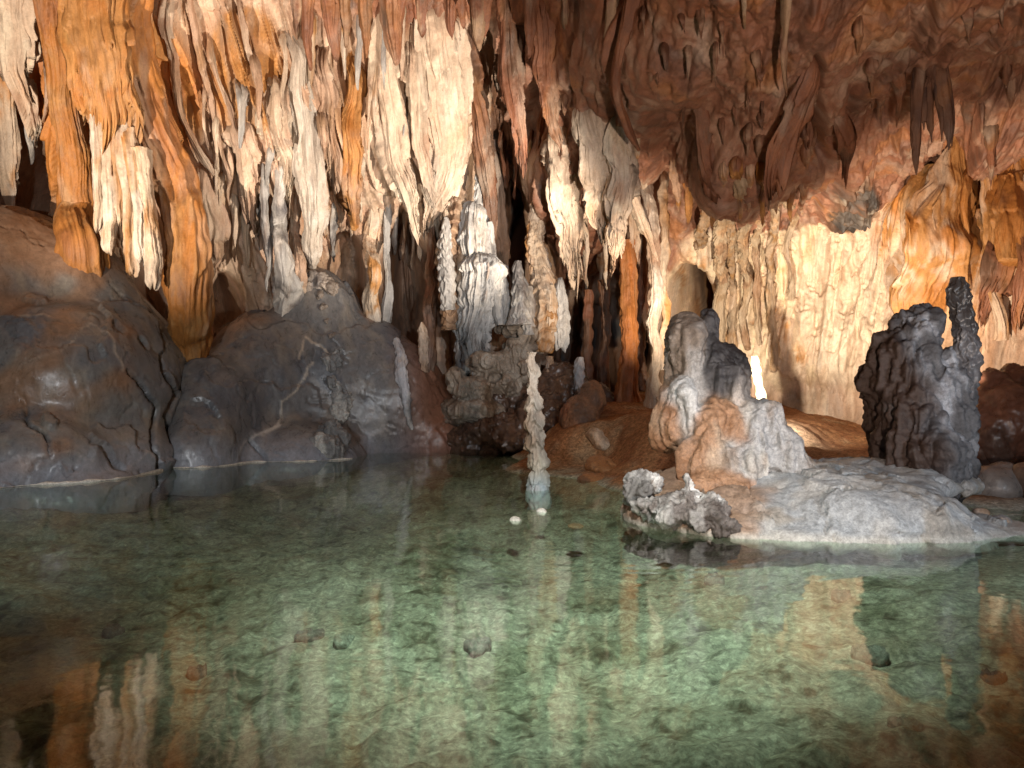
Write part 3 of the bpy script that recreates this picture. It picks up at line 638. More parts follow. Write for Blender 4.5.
LH = [  # name, pts, palette, kw, label
 ('pale_drapery', [(296, 40, 16.3, 8), (301, 110, 16.6, 13), (308, 170, 16.9, 17), (313, 215, 17.1, 15), (312, 250, 17.2, 10), (311, 268, 17.3, 4)], ((.50,.42,.34), (.56,.50,.43), (.30,.25,.21)), dict(nfl=2.5, fl=.22, depth=.7), 'long greyish-white hanging blade pointing at the top of the dark dome'),
 ('orange_drapery', [(352, 60, 15.8, 9), (352, 110, 16.0, 12), (352, 150, 16.2, 15), (352, 185, 16.3, 14), (353, 212, 16.4, 8), (353, 230, 16.4, 2)], (AMBER, ORANGE, (.30,.15,.07)), dict(nfl=2.2, fl=.4, depth=.5, lump=.14), 'orange pointed drapery hanging over a dark hollow'),
 ('banded_column', [(279, 165, 17.6, 5), (280, 200, 17.5, 7), (282, 225, 17.4, 8), (283, 250, 17.4, 9), (285, 275, 17.6, 12), (286, 290, 17.9, 14), (286, 315, 18.6, 15)], GY, dict(nfl=1.5, fl=.1, tier=.12, tfreq=2.6), 'grey column with dark bands just left of the dark dome'),
 ('pale_column', [(264, 170, 17.5, 4), (265, 215, 17.4, 5), (267, 250, 17.4, 5), (270, 280, 17.4, 4), (271, 292, 17.4, .5)], GY, dict(nfl=1.5, fl=.3), 'slim whitish column left of the grey banded one'),
 ('pale_column', [(298, 200, 17.3, 4), (299, 235, 17.2, 5), (300, 265, 17.5, 6), (301, 285, 18.0, 7), (301, 305, 18.6, 8)], PK, dict(nfl=1.5, fl=.25, tier=.1), 'stubby pinkish column between the banded one and the long blade'),
 ('pale_column', [(371, 215, 18.2, 6), (371, 240, 18.2, 6), (372, 270, 18.4, 7), (373, 300, 18.9, 8), (374, 330, 19.6, 9)], OW, dict(nfl=1.5, fl=.18, tier=.08), 'tan column on the right slope of the dark dome'),
 ('pale_column', [(386, 205, 18.4, 4), (387, 250, 18.6, 4), (388, 300, 19.2, 6), (389, 335, 19.9, 7)], GY, dict(nfl=1.5, fl=.25), 'thin grey column beside the tan one, left of the black opening'),
 ('brown_column', [(432, 225, 18.6, 6), (431, 270, 18.6, 6), (430, 330, 18.6, 6), (428, 372, 18.6, 8)], BR, dict(nfl=1.5, fl=.3), 'dark brown column on the right side of the black opening'),
 ('pale_drapery', [(384, 20, 16.2, 10), (388, 80, 16.4, 14), (394, 130, 16.7, 15), (402, 180, 17.1, 13), (412, 215, 17.3, 8), (420, 240, 17.4, 2)], CR, dict(nfl=2.5, fl=.3, depth=.5, jag=.25), 'cream drapery slanting down to the black opening'),
 ('white_drapery', [(436, 20, 16.3, 26), (438, 70, 16.4, 30), (442, 120, 16.7, 30), (444, 160, 17.0, 25), (440, 195, 17.2, 17), (428, 222, 17.3, 8), (424, 234, 17.3, 2)], (CREAM, (.66,.54,.42), (.55,.38,.26)), dict(nfl=3.2, fl=.16, depth=.35, jag=.3), 'widest cream drapery, flat and finely fluted, left of the tiered column'),
 ('pale_drapery', [(412, 45, 16.2, 9), (414, 90, 16.4, 11), (418, 140, 16.8, 10), (424, 185, 17.1, 8), (432, 210, 17.2, 3)], CR, dict(nfl=2, fl=.3, depth=.8, jag=.2), 'narrow cream fold on the left edge of the widest drapery'),
 ('pale_drapery', [(238, 130, 16.4, 13), (244, 165, 16.6, 16), (250, 195, 16.9, 12), (252, 222, 17.1, 6), (254, 240, 17.2, 1)], PK, dict(nfl=2.2, fl=.35, depth=.6, jag=.3), 'rumpled pink drapery below the smooth tan wall'),
 ('pale_drapery', [(274, 90, 16.3, 13), (278, 130, 16.4, 15), (284, 165, 16.7, 12), (288, 200, 16.9, 6), (290, 212, 17, 1)], CR, dict(nfl=2.4, fl=.4, depth=.6, jag=.35), 'crumpled cream drapery above the grey banded column'),
 ('pale_drapery', [(322, 50, 16.0, 8), (326, 90, 16.1, 11), (332, 130, 16.3, 10), (334, 170, 16.5, 7), (336, 195, 16.6, 2)], PK, dict(nfl=2.4, fl=.4, depth=.7, jag=.3), 'pinkish drapery between the long blade and the orange one'),
 ('brown_drapery', [(470, 30, 16.8, 9), (474, 80, 17.2, 11), (480, 130, 17.8, 12), (488, 180, 18.2, 9), (494, 225, 18.4, 5), (496, 245, 18.4, 1)], BR, dict(nfl=2, fl=.3, depth=.7), 'brown curtain edge in shade above the tiered column'),
 ('brown_drapery', [(508, 0, 15.2, 12), (512, 60, 16.0, 14), (518, 110, 16.8, 12), (522, 155, 17.4, 7), (524, 180, 17.6, 1)], RB, dict(nfl=2.2, fl=.35, depth=.6, jag=.3), 'red-brown curtain hanging above the black slit'),
 ('brown_drapery', [(545, 10, 14.6, 12), (548, 60, 15.4, 13), (552, 110, 16.2, 10), (556, 150, 16.8, 4), (557, 162, 16.9, 1)], RB, dict(nfl=2, fl=.35, depth=.6, jag=.3), 'red-brown fold hanging over the knobbly column'),
 ('pale_drapery', [(497, 165, 18.2, 6), (500, 200, 18.3, 8), (503, 250, 18.6, 9), (502, 290, 18.8, 8), (500, 310, 18.8, 4)], PK, dict(nfl=2, fl=.25, depth=.6), 'tan sheet between the tiered column and the black slit'),
]
for i, (nm, pts, pal, kw, lab) in enumerate(LH):
    kw = dict(dict(lump=.11, res=.02, hang=(.14, 1) if 'drapery' in nm else (.2, .2), depth=.55 if 'drapery' in nm else 1.0), **kw); kw['nfl'] = kw.get('nfl', 2) * 1.35
    limb(nm, pts, pal, 150 + i, label=lab, cat='column' if 'column' in nm else 'drapery', **kw)

rnd = random.Random(11)
SL_ = [(228,150,205),(236,200,262),(247,215,268),(258,200,250),(273,205,255),(291,205,262),(326,180,238),(334,205,262),(342,190,232),(362,160,222),(379,210,262),(395,205,255),(402,215,262),(412,222,270),(421,225,262),(437,215,250),(448,190,225),(462,175,205),
       (22,60,118),(30,90,165),(44,70,130),(215,120,178),(222,180,230),(268,150,190),(322,120,170),(368,80,150),(376,60,130),(406,120,190),(430,150,215),(456,120,180),(352,205,240),(505,140,190),(515,120,200),(528,140,196),(540,120,170),(560,140,175),(574,240,290),(586,250,300),(600,255,298),(622,205,258),(634,190,240),(648,170,215),(553,150,232),(560,135,205),(566,160,262),(580,120,180),(636,140,200),(624,125,190),(612,120,170),(586,200,282),(606,215,290),(240,90,150),(258,60,120),(284,40,110),(312,20,90),(384,10,90),(400,0,80),(440,150,222),(454,160,205),(470,90,150),(205,90,150),(218,140,200),(345,20,80),(358,20,90)]
for i, (a, t, b) in enumerate(SL_):
    ww = rnd.uniform(2.2, 4.6); ln = rnd.uniform(-3, 3); red_ = 500 < a < 565
    limb('slender_stalactite', [(a - ln, t, 16, ww * 1.3), (a - ln * .5, t + (b - t) * .35, 16, ww), (a, t + (b - t) * .75, 16, ww * .7), (a + ln * .3, b - 4, 16, ww * .4), (a + ln * .3, b, 16, .6)], RB if red_ else [PK, CR, OW, GY][i % 4], 700 + i, hang=(.3, 1), nfl=1.6, fl=.3, lump=.07, res=.018, depth=1.1,
         label='slender red-brown stalactite in the shaded cleft beside the tiered column' if red_ else 'slender pale stalactite crowded among the draperies of the back wall', cat='stalactite', group='slender stalactites in the shaded cleft' if red_ else 'slender stalactites among the draperies')
# short stalactites along the top of the wall
rnd = random.Random(5)
for i, (a, b, ww, lab) in enumerate([(296, 40, 7, None), (310, 70, 6, None), (333, 62, 9, 'wide dark stalactite above the orange pointed drapery'), (347, 48, 6, None), (365, 58, 7, None), (394, 66, 12, 'widest brown stalactite above the cream draperies'), (421, 38, 6, None), (452, 40, 7, None), (463, 28, 5, None),
                                    (478, 52, 8, None), (486, 38, 6, None), (529, 58, 7, None), (566, 44, 7, None), (585, 60, 6, None)]):
    Y = 15.0 if a < 470 else 14.3
    limb('stalactite', [(a - 3, -40, Y - .6, ww * 1.3), (a - 1, b * .2, Y - .2, ww), (a, b * .6, Y, ww * .75), (a + 1, b * .9, Y + .1, ww * .35), (a + 1, b, Y + .1, .5)], RB if i % 3 else (TAN, RED, BROWN), 200 + i, nfl=1.6, fl=.3, lump=.06, res=.025,
         label=lab or 'short brown stalactite in the ragged row along the top of the wall', cat='stalactite', group='stalactites along the top of the wall' )

# ================================================================== CENTRE: TIERED COLUMN AND ITS NEIGHBOURS
tc = empty('tiered_column', P(480, 440, 18.6), 'tall grey-white tiered stalagmite column in the middle of the cave', 'column')
WG = ((.40,.395,.385), (.52,.49,.45), (.14,.13,.125))
limb('column_spire', [(479, 164, 18.5, 2.5), (479, 176, 18.5, 4), (478, 192, 18.5, 4.5), (478, 206, 18.5, 5), (477, 218, 18.5, 9)], WG, 301, nfl=1.5, fl=.12, tier=.35, tfreq=4.5, lump=.04, res=.015, parent=tc)
limb('column_tier', [(477, 203, 18.5, 6), (476, 208, 18.5, 12), (475, 222, 18.5, 14), (476, 236, 18.5, 18), (476, 252, 18.5, 19), (476, 262, 18.5, 12)], WG, 302, nfl=2.8, fl=.3, tier=.16, tfreq=2, lump=.08, jag=.2, res=.02, parent=tc)
limb('column_tier', [(477, 256, 18.5, 13), (477, 266, 18.5, 23), (478, 280, 18.5, 24), (478, 300, 18.5, 22), (476, 325, 18.5, 19), (472, 350, 18.6, 16), (470, 378, 18.6, 12)], WG, 303, nfl=3.4, fl=.26, tier=.15, tfreq=1.5, lump=.16, lumpf=4, jag=.4, res=.02, parent=tc)
limb('column_shoulder', [(489, 222, 18.4, 4), (491, 245, 18.4, 5), (493, 275, 18.3, 6), (497, 300, 18.3, 7), (499, 325, 18.3, 4)], WG, 304, nfl=1.6, fl=.2, tier=.2, tfreq=3, res=.02, parent=tc)
_se, _sq = [], []
for i, (a, b, rx, rz, Y) in enumerate([(492, 362, 26, 13, 18.3), (474, 388, 24, 12, 18.2), (516, 350, 15, 12, 18.4), (509, 384, 13, 11, 18.2), (480, 410, 24, 12, 18.1), (530, 336, 12, 13, 18.5), (512, 320, 12, 12, 18.6), (456, 378, 9, 10, 18.4), (524, 368, 10, 10, 18.2), (455, 410, 12, 11, 18.3)]):
    _sq.append(('dripstone_shelf', ((.28,.22,.165), (.38,.32,.255), (.13,.095,.07)), len(_se), len(_se) + 2)); _se += [(a, b, Y, rx, rz, .5), (a + rx * .1, b + rz * .7, Y + .15, rx * .8, rz * .8, .45)]
fused('dripstone_shelf', _se, GREY, k=.13, h=.022, seed=310, rough=.16, rf=2.2, flute=.17, detail=.04, mat=M_CRUST, parent=tc, parts=_sq)
kc = empty('knobbly_column', P(536, 350, 18.6), 'slim knobbly tan column on the right side of the black slit', 'column')
limb('column_shaft', [(533, 140, 18.4, .6), (533, 152, 18.4, 3), (534, 165, 18.3, 5), (535, 182, 18.4, 6), (536, 205, 18.4, 8), (537, 235, 18.5, 9), (540, 265, 18.5, 11), (543, 300, 18.5, 15), (544, 335, 18.5, 16), (542, 352, 18.5, 12)], OW, 320, nfl=1.6, fl=.2, tier=.2, tfreq=3.5, lump=.09, lumpf=5, res=.018, parent=kc)
limb('column_stump', [(560, 278, 18.4, 3), (561, 292, 18.4, 5), (562, 308, 18.4, 6), (561, 325, 18.4, 9), (563, 338, 18.4, 8), (562, 350, 18.4, 5)], WG, 321, nfl=1.8, fl=.22, tier=.2, tfreq=3, jag=.12, res=.018, parent=kc)
limb('column_stump', [(550, 285, 18.3, 4), (551, 300, 18.3, 6), (552, 320, 18.3, 7), (551, 338, 18.3, 4)], OW, 322, nfl=1.8, fl=.22, tier=.2, tfreq=3, jag=.1, res=.018, parent=kc)
for i, (pts, pal, lab) in enumerate([
    ([(518, 261, 18.0, 3), (518, 272, 18.0, 5), (519, 285, 18.0, 7), (519, 300, 18.0, 8), (520, 325, 18.0, 11)], WG, 'small pointed grey-white stalagmite at the foot of the black slit'),
    ([(456, 184, 18.5, 4), (456, 198, 18.5, 8), (455, 215, 18.5, 9), (452, 235, 18.5, 10), (448, 262, 18.5, 11), (450, 330, 18.6, 10)], (TAN, BROWN, (.42,.30,.20)), 'lumpy brown stalagmite on the left side of the tiered column'),
    ([(446, 218, 18.2, 3), (446, 232, 18.2, 5), (445, 250, 18.2, 7), (446, 275, 18.2, 8), (448, 310, 18.3, 8)], GY, 'knobby grey stump low on the left side of the tiered column'),
    ([(580, 357, 17.6, 3), (580, 366, 17.6, 5), (580, 380, 17.6, 5), (581, 396, 17.6, 5), (582, 405, 17.6, 6)], (BLUE, GREY, (.5,.5,.5)), 'small bluish-grey stalagmite in front of the dark alcove'),
    ([(422, 322, 18.4, 2), (423, 334, 18.4, 5), (424, 345, 18.4, 5), (424, 372, 18.5, 6)], (TAN, CREAM, BROWN), 'tiny knobby tan stalagmite beside the black opening'),
    ([(560, 372, 17.9, 3), (560, 382, 17.9, 5), (561, 396, 17.9, 5), (562, 420, 17.9, 7)], (TAN, CREAM, BROWN), 'stubby tan stalagmite between the lake stalagmite and the dark alcove'),
    ([(462, 232, 18.4, 2), (462, 246, 18.4, 4), (461, 262, 18.4, 5), (460, 290, 18.4, 6)], (CREAM, TAN, BROWN), 'small tan spire leaning on the left shoulder of the tiered column'),
    ([(505, 268, 18.4, 2), (505, 284, 18.4, 4), (506, 302, 18.4, 5), (506, 325, 18.4, 6)], WG, 'thin grey spire between the tiered column and the small pointed stalagmite'),
    ([(528, 286, 18.2, 2), (528, 298, 18.2, 5), (528, 315, 18.2, 6), (528, 335, 18.2, 7)], GY, 'squat grey spire at the foot of the knobbly column'),
    ([(549, 356, 18.0, 4), (549, 372, 18.0, 5), (550, 392, 18.0, 6), (550, 412, 18.0, 7)], (TAN, BROWN, GREY), 'dim brown stalagmite behind the one standing in the lake')]):
    limb('stalagmite', pts, pal, 330 + i, nfl=1.6, fl=.15, tier=.3, tfreq=4, lump=.06, res=.018, label=lab, cat='stalagmite')
limb('lake_stalagmite', [(528, 352, 11.75, 4.2), (528, 358, 11.75, 4.1), (530, 372, 11.75, 5.3), (531, 388, 11.75, 5.7), (534, 400, 11.75, 7.8), (536, 420, 11.75, 8.6), (538, 445, 11.75, 9.0), (539, 470, 11.75, 9.0), (539, 487, 11.75, 9.4), (539, 493, 11.75, 10.7), (539, 515, 11.75, 11.5)],
     ((.40,.375,.32), (.52,.485,.42), (.24,.215,.185)), 350, nfl=1.3, fl=.13, tier=.42, tfreq=3.4, lump=.09, lumpf=5, res=.014, extra_col=lambda V, c: c * (1 - .75 * sst(.35, .05, V[:, 2])[:, None]) + np.array((.30, .38, .42)) * .75 * sst(.35, .05, V[:, 2])[:, None],  # bluish foot: cool lamp light painted into the colour
     label='slender pale stalagmite standing alone in the lake', cat='stalagmite')
lsm = [o for o in COL.objects if o.name == 'lake_stalagmite'][0]
limb('waterline_crust', [(539, 484, 11.75, 9.2), (539, 487, 11.75, 11.2), (539, 490, 11.75, 12), (539, 493, 11.75, 11), (539, 496, 11.75, 9)], ((.34,.41,.45), (.42,.47,.49), (.25,.29,.31)), 352, nfl=2, fl=.2, lump=.03, res=.012, parent=lsm)  # collar in the same painted cool light as the foot
fused('brown_rock_slope', [(510, 428, 18.4, 50, 22, 1.0), (474, 442, 18.5, 34, 16, .7), (545, 420, 18.0, 30, 30, 1.1), (562, 398, 18.6, 34, 36, 1.1), (520, 400, 18.8, 40, 24, .8), (535, 442, 17.6, 36, 14, .6), (590, 410, 18.4, 24, 26, .8)],
      ((.085,.05,.035), (.13,.07,.042), (.045,.03,.025)), k=.14, h=.035, seed=360, rough=.26, rf=1.7, detail=.07, flute=.06, dispfn=ledges(33, .10, .8), label='dark brown rock slope at the foot of the tiered column', cat='rock')
for i, (es, pal, lab, nm) in enumerate([
    ([(580, 420, 16.0, 20, 26, .6), (592, 398, 16.2, 13, 16, .5), (570, 445, 15.4, 16, 14, .5)], BR, 'rough brown rock on the bank behind the lake stalagmite', 'rough_rock'),
    ([(597, 437, 14.6, 9, 10, .3), (602, 445, 14.6, 8, 8, .3)], (CREAM, TAN, AMBER), 'small pale boulder lit up on the orange bank', 'boulder'),
    ([(600, 466, 13.6, 14, 9, .35), (612, 472, 13.4, 10, 7, .3)], ((.36,.17,.07), (.28,.12,.05), BROWN), 'low orange-brown rock at the edge of the orange bank', 'boulder'),
    ([(592, 480, 13.0, 13, 6, .3)], ((.33,.15,.06), (.28,.12,.05), BROWN), 'flat rusty rock touching the water beside the orange bank', 'boulder')]):
    fused(nm, es, pal, k=.12, h=.03, seed=370 + i, rough=.13, rf=2.4, detail=.04, mat=M_CRUST, label=lab, cat='rock')

# ================================================================== RIGHT OF CENTRE: LIT CURTAINS AND PILLARS
RH = [
 ('cream_drapery', [(562, 128, 16.9, 16), (560, 165, 17.0, 19), (565, 210, 17.3, 18), (573, 248, 17.6, 12), (579, 283, 17.8, 3)], CR, dict(nfl=2.8, fl=.30, depth=.5, jag=.4, lump=.16), 'torn cream curtain along the left edge of the dark alcove', 'drapery'),
 ('cream_drapery', [(590, 118, 16.8, 20), (593, 160, 16.9, 22), (599, 200, 17.2, 19), (604, 232, 17.4, 9), (606, 250, 17.5, 2)], (CREAM, (.62,.50,.38), (.50,.36,.25)), dict(nfl=2.8, fl=.30, depth=.5, jag=.4, lump=.16), 'widest cream curtain hanging over the middle of the dark alcove', 'drapery'),
 ('cream_drapery', [(620, 130, 16.7, 16), (624, 175, 16.9, 18), (620, 222, 17.2, 15), (615, 258, 17.4, 8), (612, 284, 17.5, 2)], CR, dict(nfl=2.6, fl=.32, depth=.6, jag=.4, lump=.16), 'cream curtain with dark folds above the orange pillar', 'drapery'),
 ('cream_drapery', [(632, 190, 17.0, 6), (634, 225, 17.0, 8), (634, 250, 17.1, 6), (633, 268, 17.2, 1)], CR, dict(nfl=2, fl=.35, depth=.7, jag=.3), 'small ragged cream flap at the top of the orange pillar', 'drapery'),
 ('slanting_drapery', [(612, 150, 16.6, 5), (624, 178, 16.6, 7), (636, 205, 16.7, 6), (646, 235, 16.8, 5), (654, 262, 16.9, 2)], CR, dict(nfl=1.6, fl=.3, depth=1.2), 'thin cream drapery slanting down to the white pillar', 'drapery'),
 ('orange_pillar', [(626, 240, 18.0, 8), (627, 270, 18.0, 9), (628, 310, 18.0, 9), (628, 350, 18.0, 9), (628, 385, 18.0, 11), (628, 402, 18.0, 15)], ((.42,.14,.03), ORANGE, (.25,.08,.025)), dict(nfl=1.6, fl=.12), 'deep orange pillar at the right side of the dark alcove', 'column'),
 ('white_pillar', [(646, 175, 17.6, 8), (650, 200, 17.0, 6), (653, 240, 17.0, 6), (655, 290, 17.0, 6), (655, 340, 17.0, 6.5), (655, 375, 17.0, 6), (656, 395, 17.0, 11), (656, 410, 17.0, 14)], (CREAM, WHITE, PINK), dict(nfl=1.6, fl=.15, tier=.05), 'slim white pillar between the orange pillar and the horned rock', 'column'),
 ('tan_pillar', [(664, 150, 18.2, 1), (664, 190, 17.3, 5), (664, 250, 17.3, 5), (664, 310, 17.3, 4.5), (663, 370, 17.3, 5)], OW, dict(nfl=1.6, fl=.2, tier=.08), 'thin tan pillar pressed against the right side of the white one', 'column'),
 ('brown_pillar', [(641, 230, 18.4, 6), (641, 300, 18.5, 6), (641, 390, 18.6, 7)], BR, dict(nfl=1.6, fl=.2), 'dark brown pillar between the orange and the white one', 'column'),
 ('brown_pillar', [(604, 280, 19.6, 5), (604, 330, 19.6, 5), (604, 392, 19.6, 6)], BR, dict(nfl=1.6, fl=.2), 'dark pillar deep in the alcove left of the orange one', 'column'),
 ('brown_pillar', [(588, 290, 19.8, 4), (588, 340, 19.8, 5), (588, 392, 19.8, 5)], BR, dict(nfl=1.6, fl=.2), 'darkest pillar on the left side of the alcove', 'column'),
]
for i, (nm, pts, pal, kw, lab, cat) in enumerate(RH):
    limb(nm, pts, pal, 400 + i, label=lab, cat=cat, hang=(.45, 1) if 'drapery' in nm else None, **dict(dict(lump=.09, res=.02), **kw))
CC = [(720, 195, 372, 8, 'cream wall column right above the horned rock, widest of the row'), (733, 210, 368, 5, 'thin cream column second in the row behind the horned rock'), (745, 200, 350, 6, 'knobby cream column left of the little lit stalagmite'),
      (703, 190, 262, 6, 'short cream column hanging over the small niche'), (757, 215, 345, 4, 'thin tan rib above the little lit stalagmite'), (772, 200, 372, 5, 'long tan rib right of the little lit stalagmite'), (790, 205, 300, 4, 'short rib at the left edge of the smooth cream wall')]
for i, (a, t, b, ww, lab) in enumerate(CC):
    limb('wall_column', [(a, t - 15, 18.0, ww * 1.5), (a + 1, t + 15, 18.3, ww), (a - 1, (t + b) / 2, 18.5, ww * .9), (a, b - 15, 18.6, ww), (a + 1, b, 18.7, ww * .6)], ((.42,.30,.20), (.36,.20,.085), (.46,.35,.24)) if i % 2 else ((.44,.33,.22), (.40,.27,.16), (.32,.19,.11)), 420 + i, hang=(.3, 1, 2.5), nfl=1.8, fl=.3, tier=.12, tfreq=2.5, lump=.1, lumpf=4, res=.02,
         label=lab, cat='column', group='columns on the lamp-lit back wall')
for i, (a, t, b, ww) in enumerate([(678, 175, 212, 4), (687, 178, 225, 4), (699, 180, 215, 3), (712, 178, 230, 4), (724, 180, 214, 3.5), (738, 176, 222, 4), (750, 180, 212, 3), (762, 182, 226, 4), (776, 184, 214, 3.5), (790, 186, 222, 3), (803, 190, 216, 3)]):
    limb('stalactite', [(a, t - 12, 16.6, ww * 2), (a, t + 4, 16.8, ww * 1.2), (a, (t + b) / 2, 16.9, ww), (a, b - 6, 16.9, ww * .5), (a, b, 16.9, .5)], (AMBER, RED, ORANGE) if i % 2 else (PINK, AMBER, RED), 440 + i, hang=(.2, 1), nfl=1.5, fl=.25, lump=.06, res=.02,
         label='short amber stalactite in the row below the brown roof, over the cream wall', cat='stalactite', group='stalactites below the brown roof')
limb('stalagmite', [(756, 356, 15.2, 3), (757, 364, 15.2, 4), (759, 378, 15.2, 4.5), (761, 392, 15.2, 4), (762, 410, 15.2, 5)], ((.7,.62,.42), WHITE, CREAM), 460, nfl=1.5, fl=.2, tier=.2, tfreq=5, lump=.05, res=.012, label='little brightly lit forked stalagmite behind the horned rock', cat='stalagmite')

# brown roof: folds and hanging things
for i, (nm, pts, pal, kw, lab) in enumerate([
 ('stalactite', [(610, -30, 12.2, 9), (610, 0, 12.4, 8), (608, 22, 12.5, 6), (604, 38, 12.6, 2)], (TAN, PINK, RED), dict(fl=.3, depth=.5), 'pale flat stalactite on the brown roof above the broad cream drapery'),
 ('stalactite', [(744, -30, 10.6, 4), (743, 0, 10.7, 3.5), (743, 22, 10.8, 2), (743, 30, 10.8, .5)], (TAN, PINK, RED), dict(fl=.2), 'small pale stalactite at the top of the brown roof'),
 ('stalactite', [(787, -30, 10.6, 6), (787, 20, 10.9, 4.5), (786, 60, 11.2, 3.5), (786, 88, 11.4, 2), (786, 97, 11.4, .5)], (TAN, (.30,.17,.11), RED), dict(fl=.25), 'long thin tan stalactite running down the brown roof'),
 ('roof_fin', [(632, -10, 12.6, 6), (622, 50, 13.4, 6), (618, 95, 14.2, 7), (628, 130, 15.2, 6), (640, 150, 16, 2)], RB, dict(fl=.3, depth=.8), 'long red-brown rib running down the roof to the cream drapery'),
 ('roof_fin', [(700, 100, 12.9, 8), (704, 140, 13.6, 12), (710, 175, 14.6, 9), (728, 196, 15.6, 3)], RB, dict(fl=.3, depth=.5, jag=.2), 'triangular brown fold above the short amber stalactites'),
 ('roof_fin', [(812, 70, 11.8, 10), (796, 110, 12.4, 16), (780, 150, 13.4, 16), (772, 190, 14.6, 8), (770, 205, 15, 2)], RB, dict(fl=.3, depth=.5, jag=.3), 'broad hooded brown fold left of the dark roof crack'),
 ('roof_fin', [(838, 110, 12.6, 10), (846, 140, 13.2, 12), (846, 165, 14.0, 8), (844, 182, 14.4, 2)], RB, dict(fl=.35, depth=.6, jag=.2), 'short brown fold above the dark coral-like lump'),
]):
    limb(nm, pts, pal, 470 + i, nfl=2.4, lump=.035, res=.025, hang=(.15, 1), label=lab, cat='stalactite' if nm == 'stalactite' else 'rock fold', **kw)
rnd = random.Random(23)
for i in range(44):
    a = rnd.uniform(556, 1015); t = rnd.uniform(4, 165 if a < 900 else 120); ln = rnd.uniform(10, 34); ww = rnd.uniform(1.6, 3.8); q = rnd.uniform(-2, 2)
    if 895 < a < 960: continue
    limb('roof_stalactite', [(a - q, t - 4, 12, ww * 1.6), (a - q * .5, t + ln * .3, 12, ww), (a, t + ln * .7, 12, ww * .6), (a + q * .4, t + ln, 12, .4)], ((.24,.11,.065), (.33,.20,.13), (.14,.065,.04)), 800 + i, hang=(.22, 1), nfl=1.5, fl=.3, lump=.03, res=.02,
         label='small brown stalactite scattered on the dim brown roof', cat='stalactite', group='small stalactites on the brown roof')
sc_ = empty('stalactite_cluster', P(925, 60, 12), 'cluster of dark pointed stalactites hanging from one stem on the right', 'stalactite cluster')
DKR = ((.16,.08,.05), (.22,.11,.065), (.09,.05,.04))
yc_ = wall_y(926, 80) - .35
limb('cluster_stem', [(936, 5, yc_ + .3, 9), (934, 40, yc_ + .15, 11), (928, 70, yc_ + .05, 13), (922, 92, yc_ + 0, 13), (920, 108, yc_ + 0, 8)], DKR, 480, nfl=1.6, fl=.3, depth=.6, lump=.08, jag=.2, res=.02, parent=sc_)
for i, (a, b, ww) in enumerate([(917, 175, 6), (912, 150, 4), (931, 143, 4), (940, 142, 3.5), (948, 150, 6), (924, 130, 4), (953, 146, 4)]):
    t = 62 + (i % 3) * 8
    limb('stalactite', [(a + (928 - a) * .7, t - 25, yc_ + .1, ww * .3), (a + (926 - a) * .35, t + 5, yc_ - .05, ww * 1.1), (a + (926 - a) * .12, t + 35, yc_ - .08, ww * 1.1), (a, (t + b) / 2 + 18, yc_ - .08, ww * .8), (a, b - 10, yc_ - .08, ww * .35), (a, b, yc_ - .08, .4)], DKR, 481 + i, nfl=1.4, fl=.2, lump=.04, res=.018, parent=sc_)
for i, (a, t, b, lab) in enumerate([(898, 95, 128, 'lone thin brown stalactite left of the dark cluster'), (966, 120, 160, 'stubby brown stalactite right of the dark cluster'), (991, 150, 186, 'blunt brown stalactite under the roof near the right edge')]):
    limb('stalactite', [(a, t - 20, 12.6, 8), (a, t, 12.8, 4.5), (a, (t + b) / 2, 12.9, 3), (a, b, 12.9, .5)], RB, 490 + i, hang=(.2,1), nfl=1.4, fl=.2, lump=.05, res=.02, label=lab, cat='stalactite')
for i, (nm, pts, pal, kw, lab, cat) in enumerate([
 ('orange_flowstone', [(952, 150, 15.6, 14), (948, 190, 15.3, 26), (940, 230, 15.2, 34), (930, 270, 15.4, 36), (920, 310, 15.8, 30), (915, 345, 16.2, 24)], (AMBER, CREAM, ORANGE), dict(nfl=2.2, fl=.18, depth=.5, lump=.18, lumpf=2), 'sloping amber flowstone cascade behind the tall dark stalagmite', 'flowstone'),
 ('orange_column', [(986, 150, 14.6, 7), (988, 190, 14.5, 6), (990, 240, 14.4, 5.5), (996, 300, 14.3, 6), (998, 340, 14.4, 8)], (AMBER, CREAM, ORANGE), dict(nfl=1.6, fl=.25), 'thin amber column right of the sloping cascade', 'column'),
 ('orange_column', [(966, 180, 14.8, 5), (965, 230, 14.7, 4.5), (966, 300, 14.7, 4)], (AMBER, CREAM, ORANGE), dict(nfl=1.6, fl=.25), 'thinner amber column behind the spire of the dark stalagmite', 'column'),
 ('brown_drapery', [(1004, 255, 13.4, 20), (1000, 285, 13.4, 17), (990, 310, 13.4, 8), (986, 330, 13.4, 2)], RB, dict(nfl=2, fl=.3, depth=.5, jag=.3), 'dark brown drapery hanging beside the thin amber column', 'drapery'),
 ('brown_drapery', [(1024, 230, 13.0, 18), (1026, 280, 13.0, 16), (1022, 318, 13.0, 8), (1020, 330, 13, 2)], RB, dict(nfl=2, fl=.3, depth=.5, jag=.3), 'brown drapery cut off by the right edge of the photograph', 'drapery'),
 ('orange_flowstone', [(1010, 172, 14.2, 18), (1012, 205, 13.9, 24), (1012, 235, 13.9, 24), (1014, 262, 14.0, 16)], OR, dict(nfl=1.8, fl=.2, depth=.6), 'bright orange bulge of flowstone at the upper right edge', 'flowstone'),
]):
    limb(nm, pts, pal, 500 + i, label=lab, cat=cat, hang=(.35, 1), **dict(dict(lump=.1, res=.022), **kw))

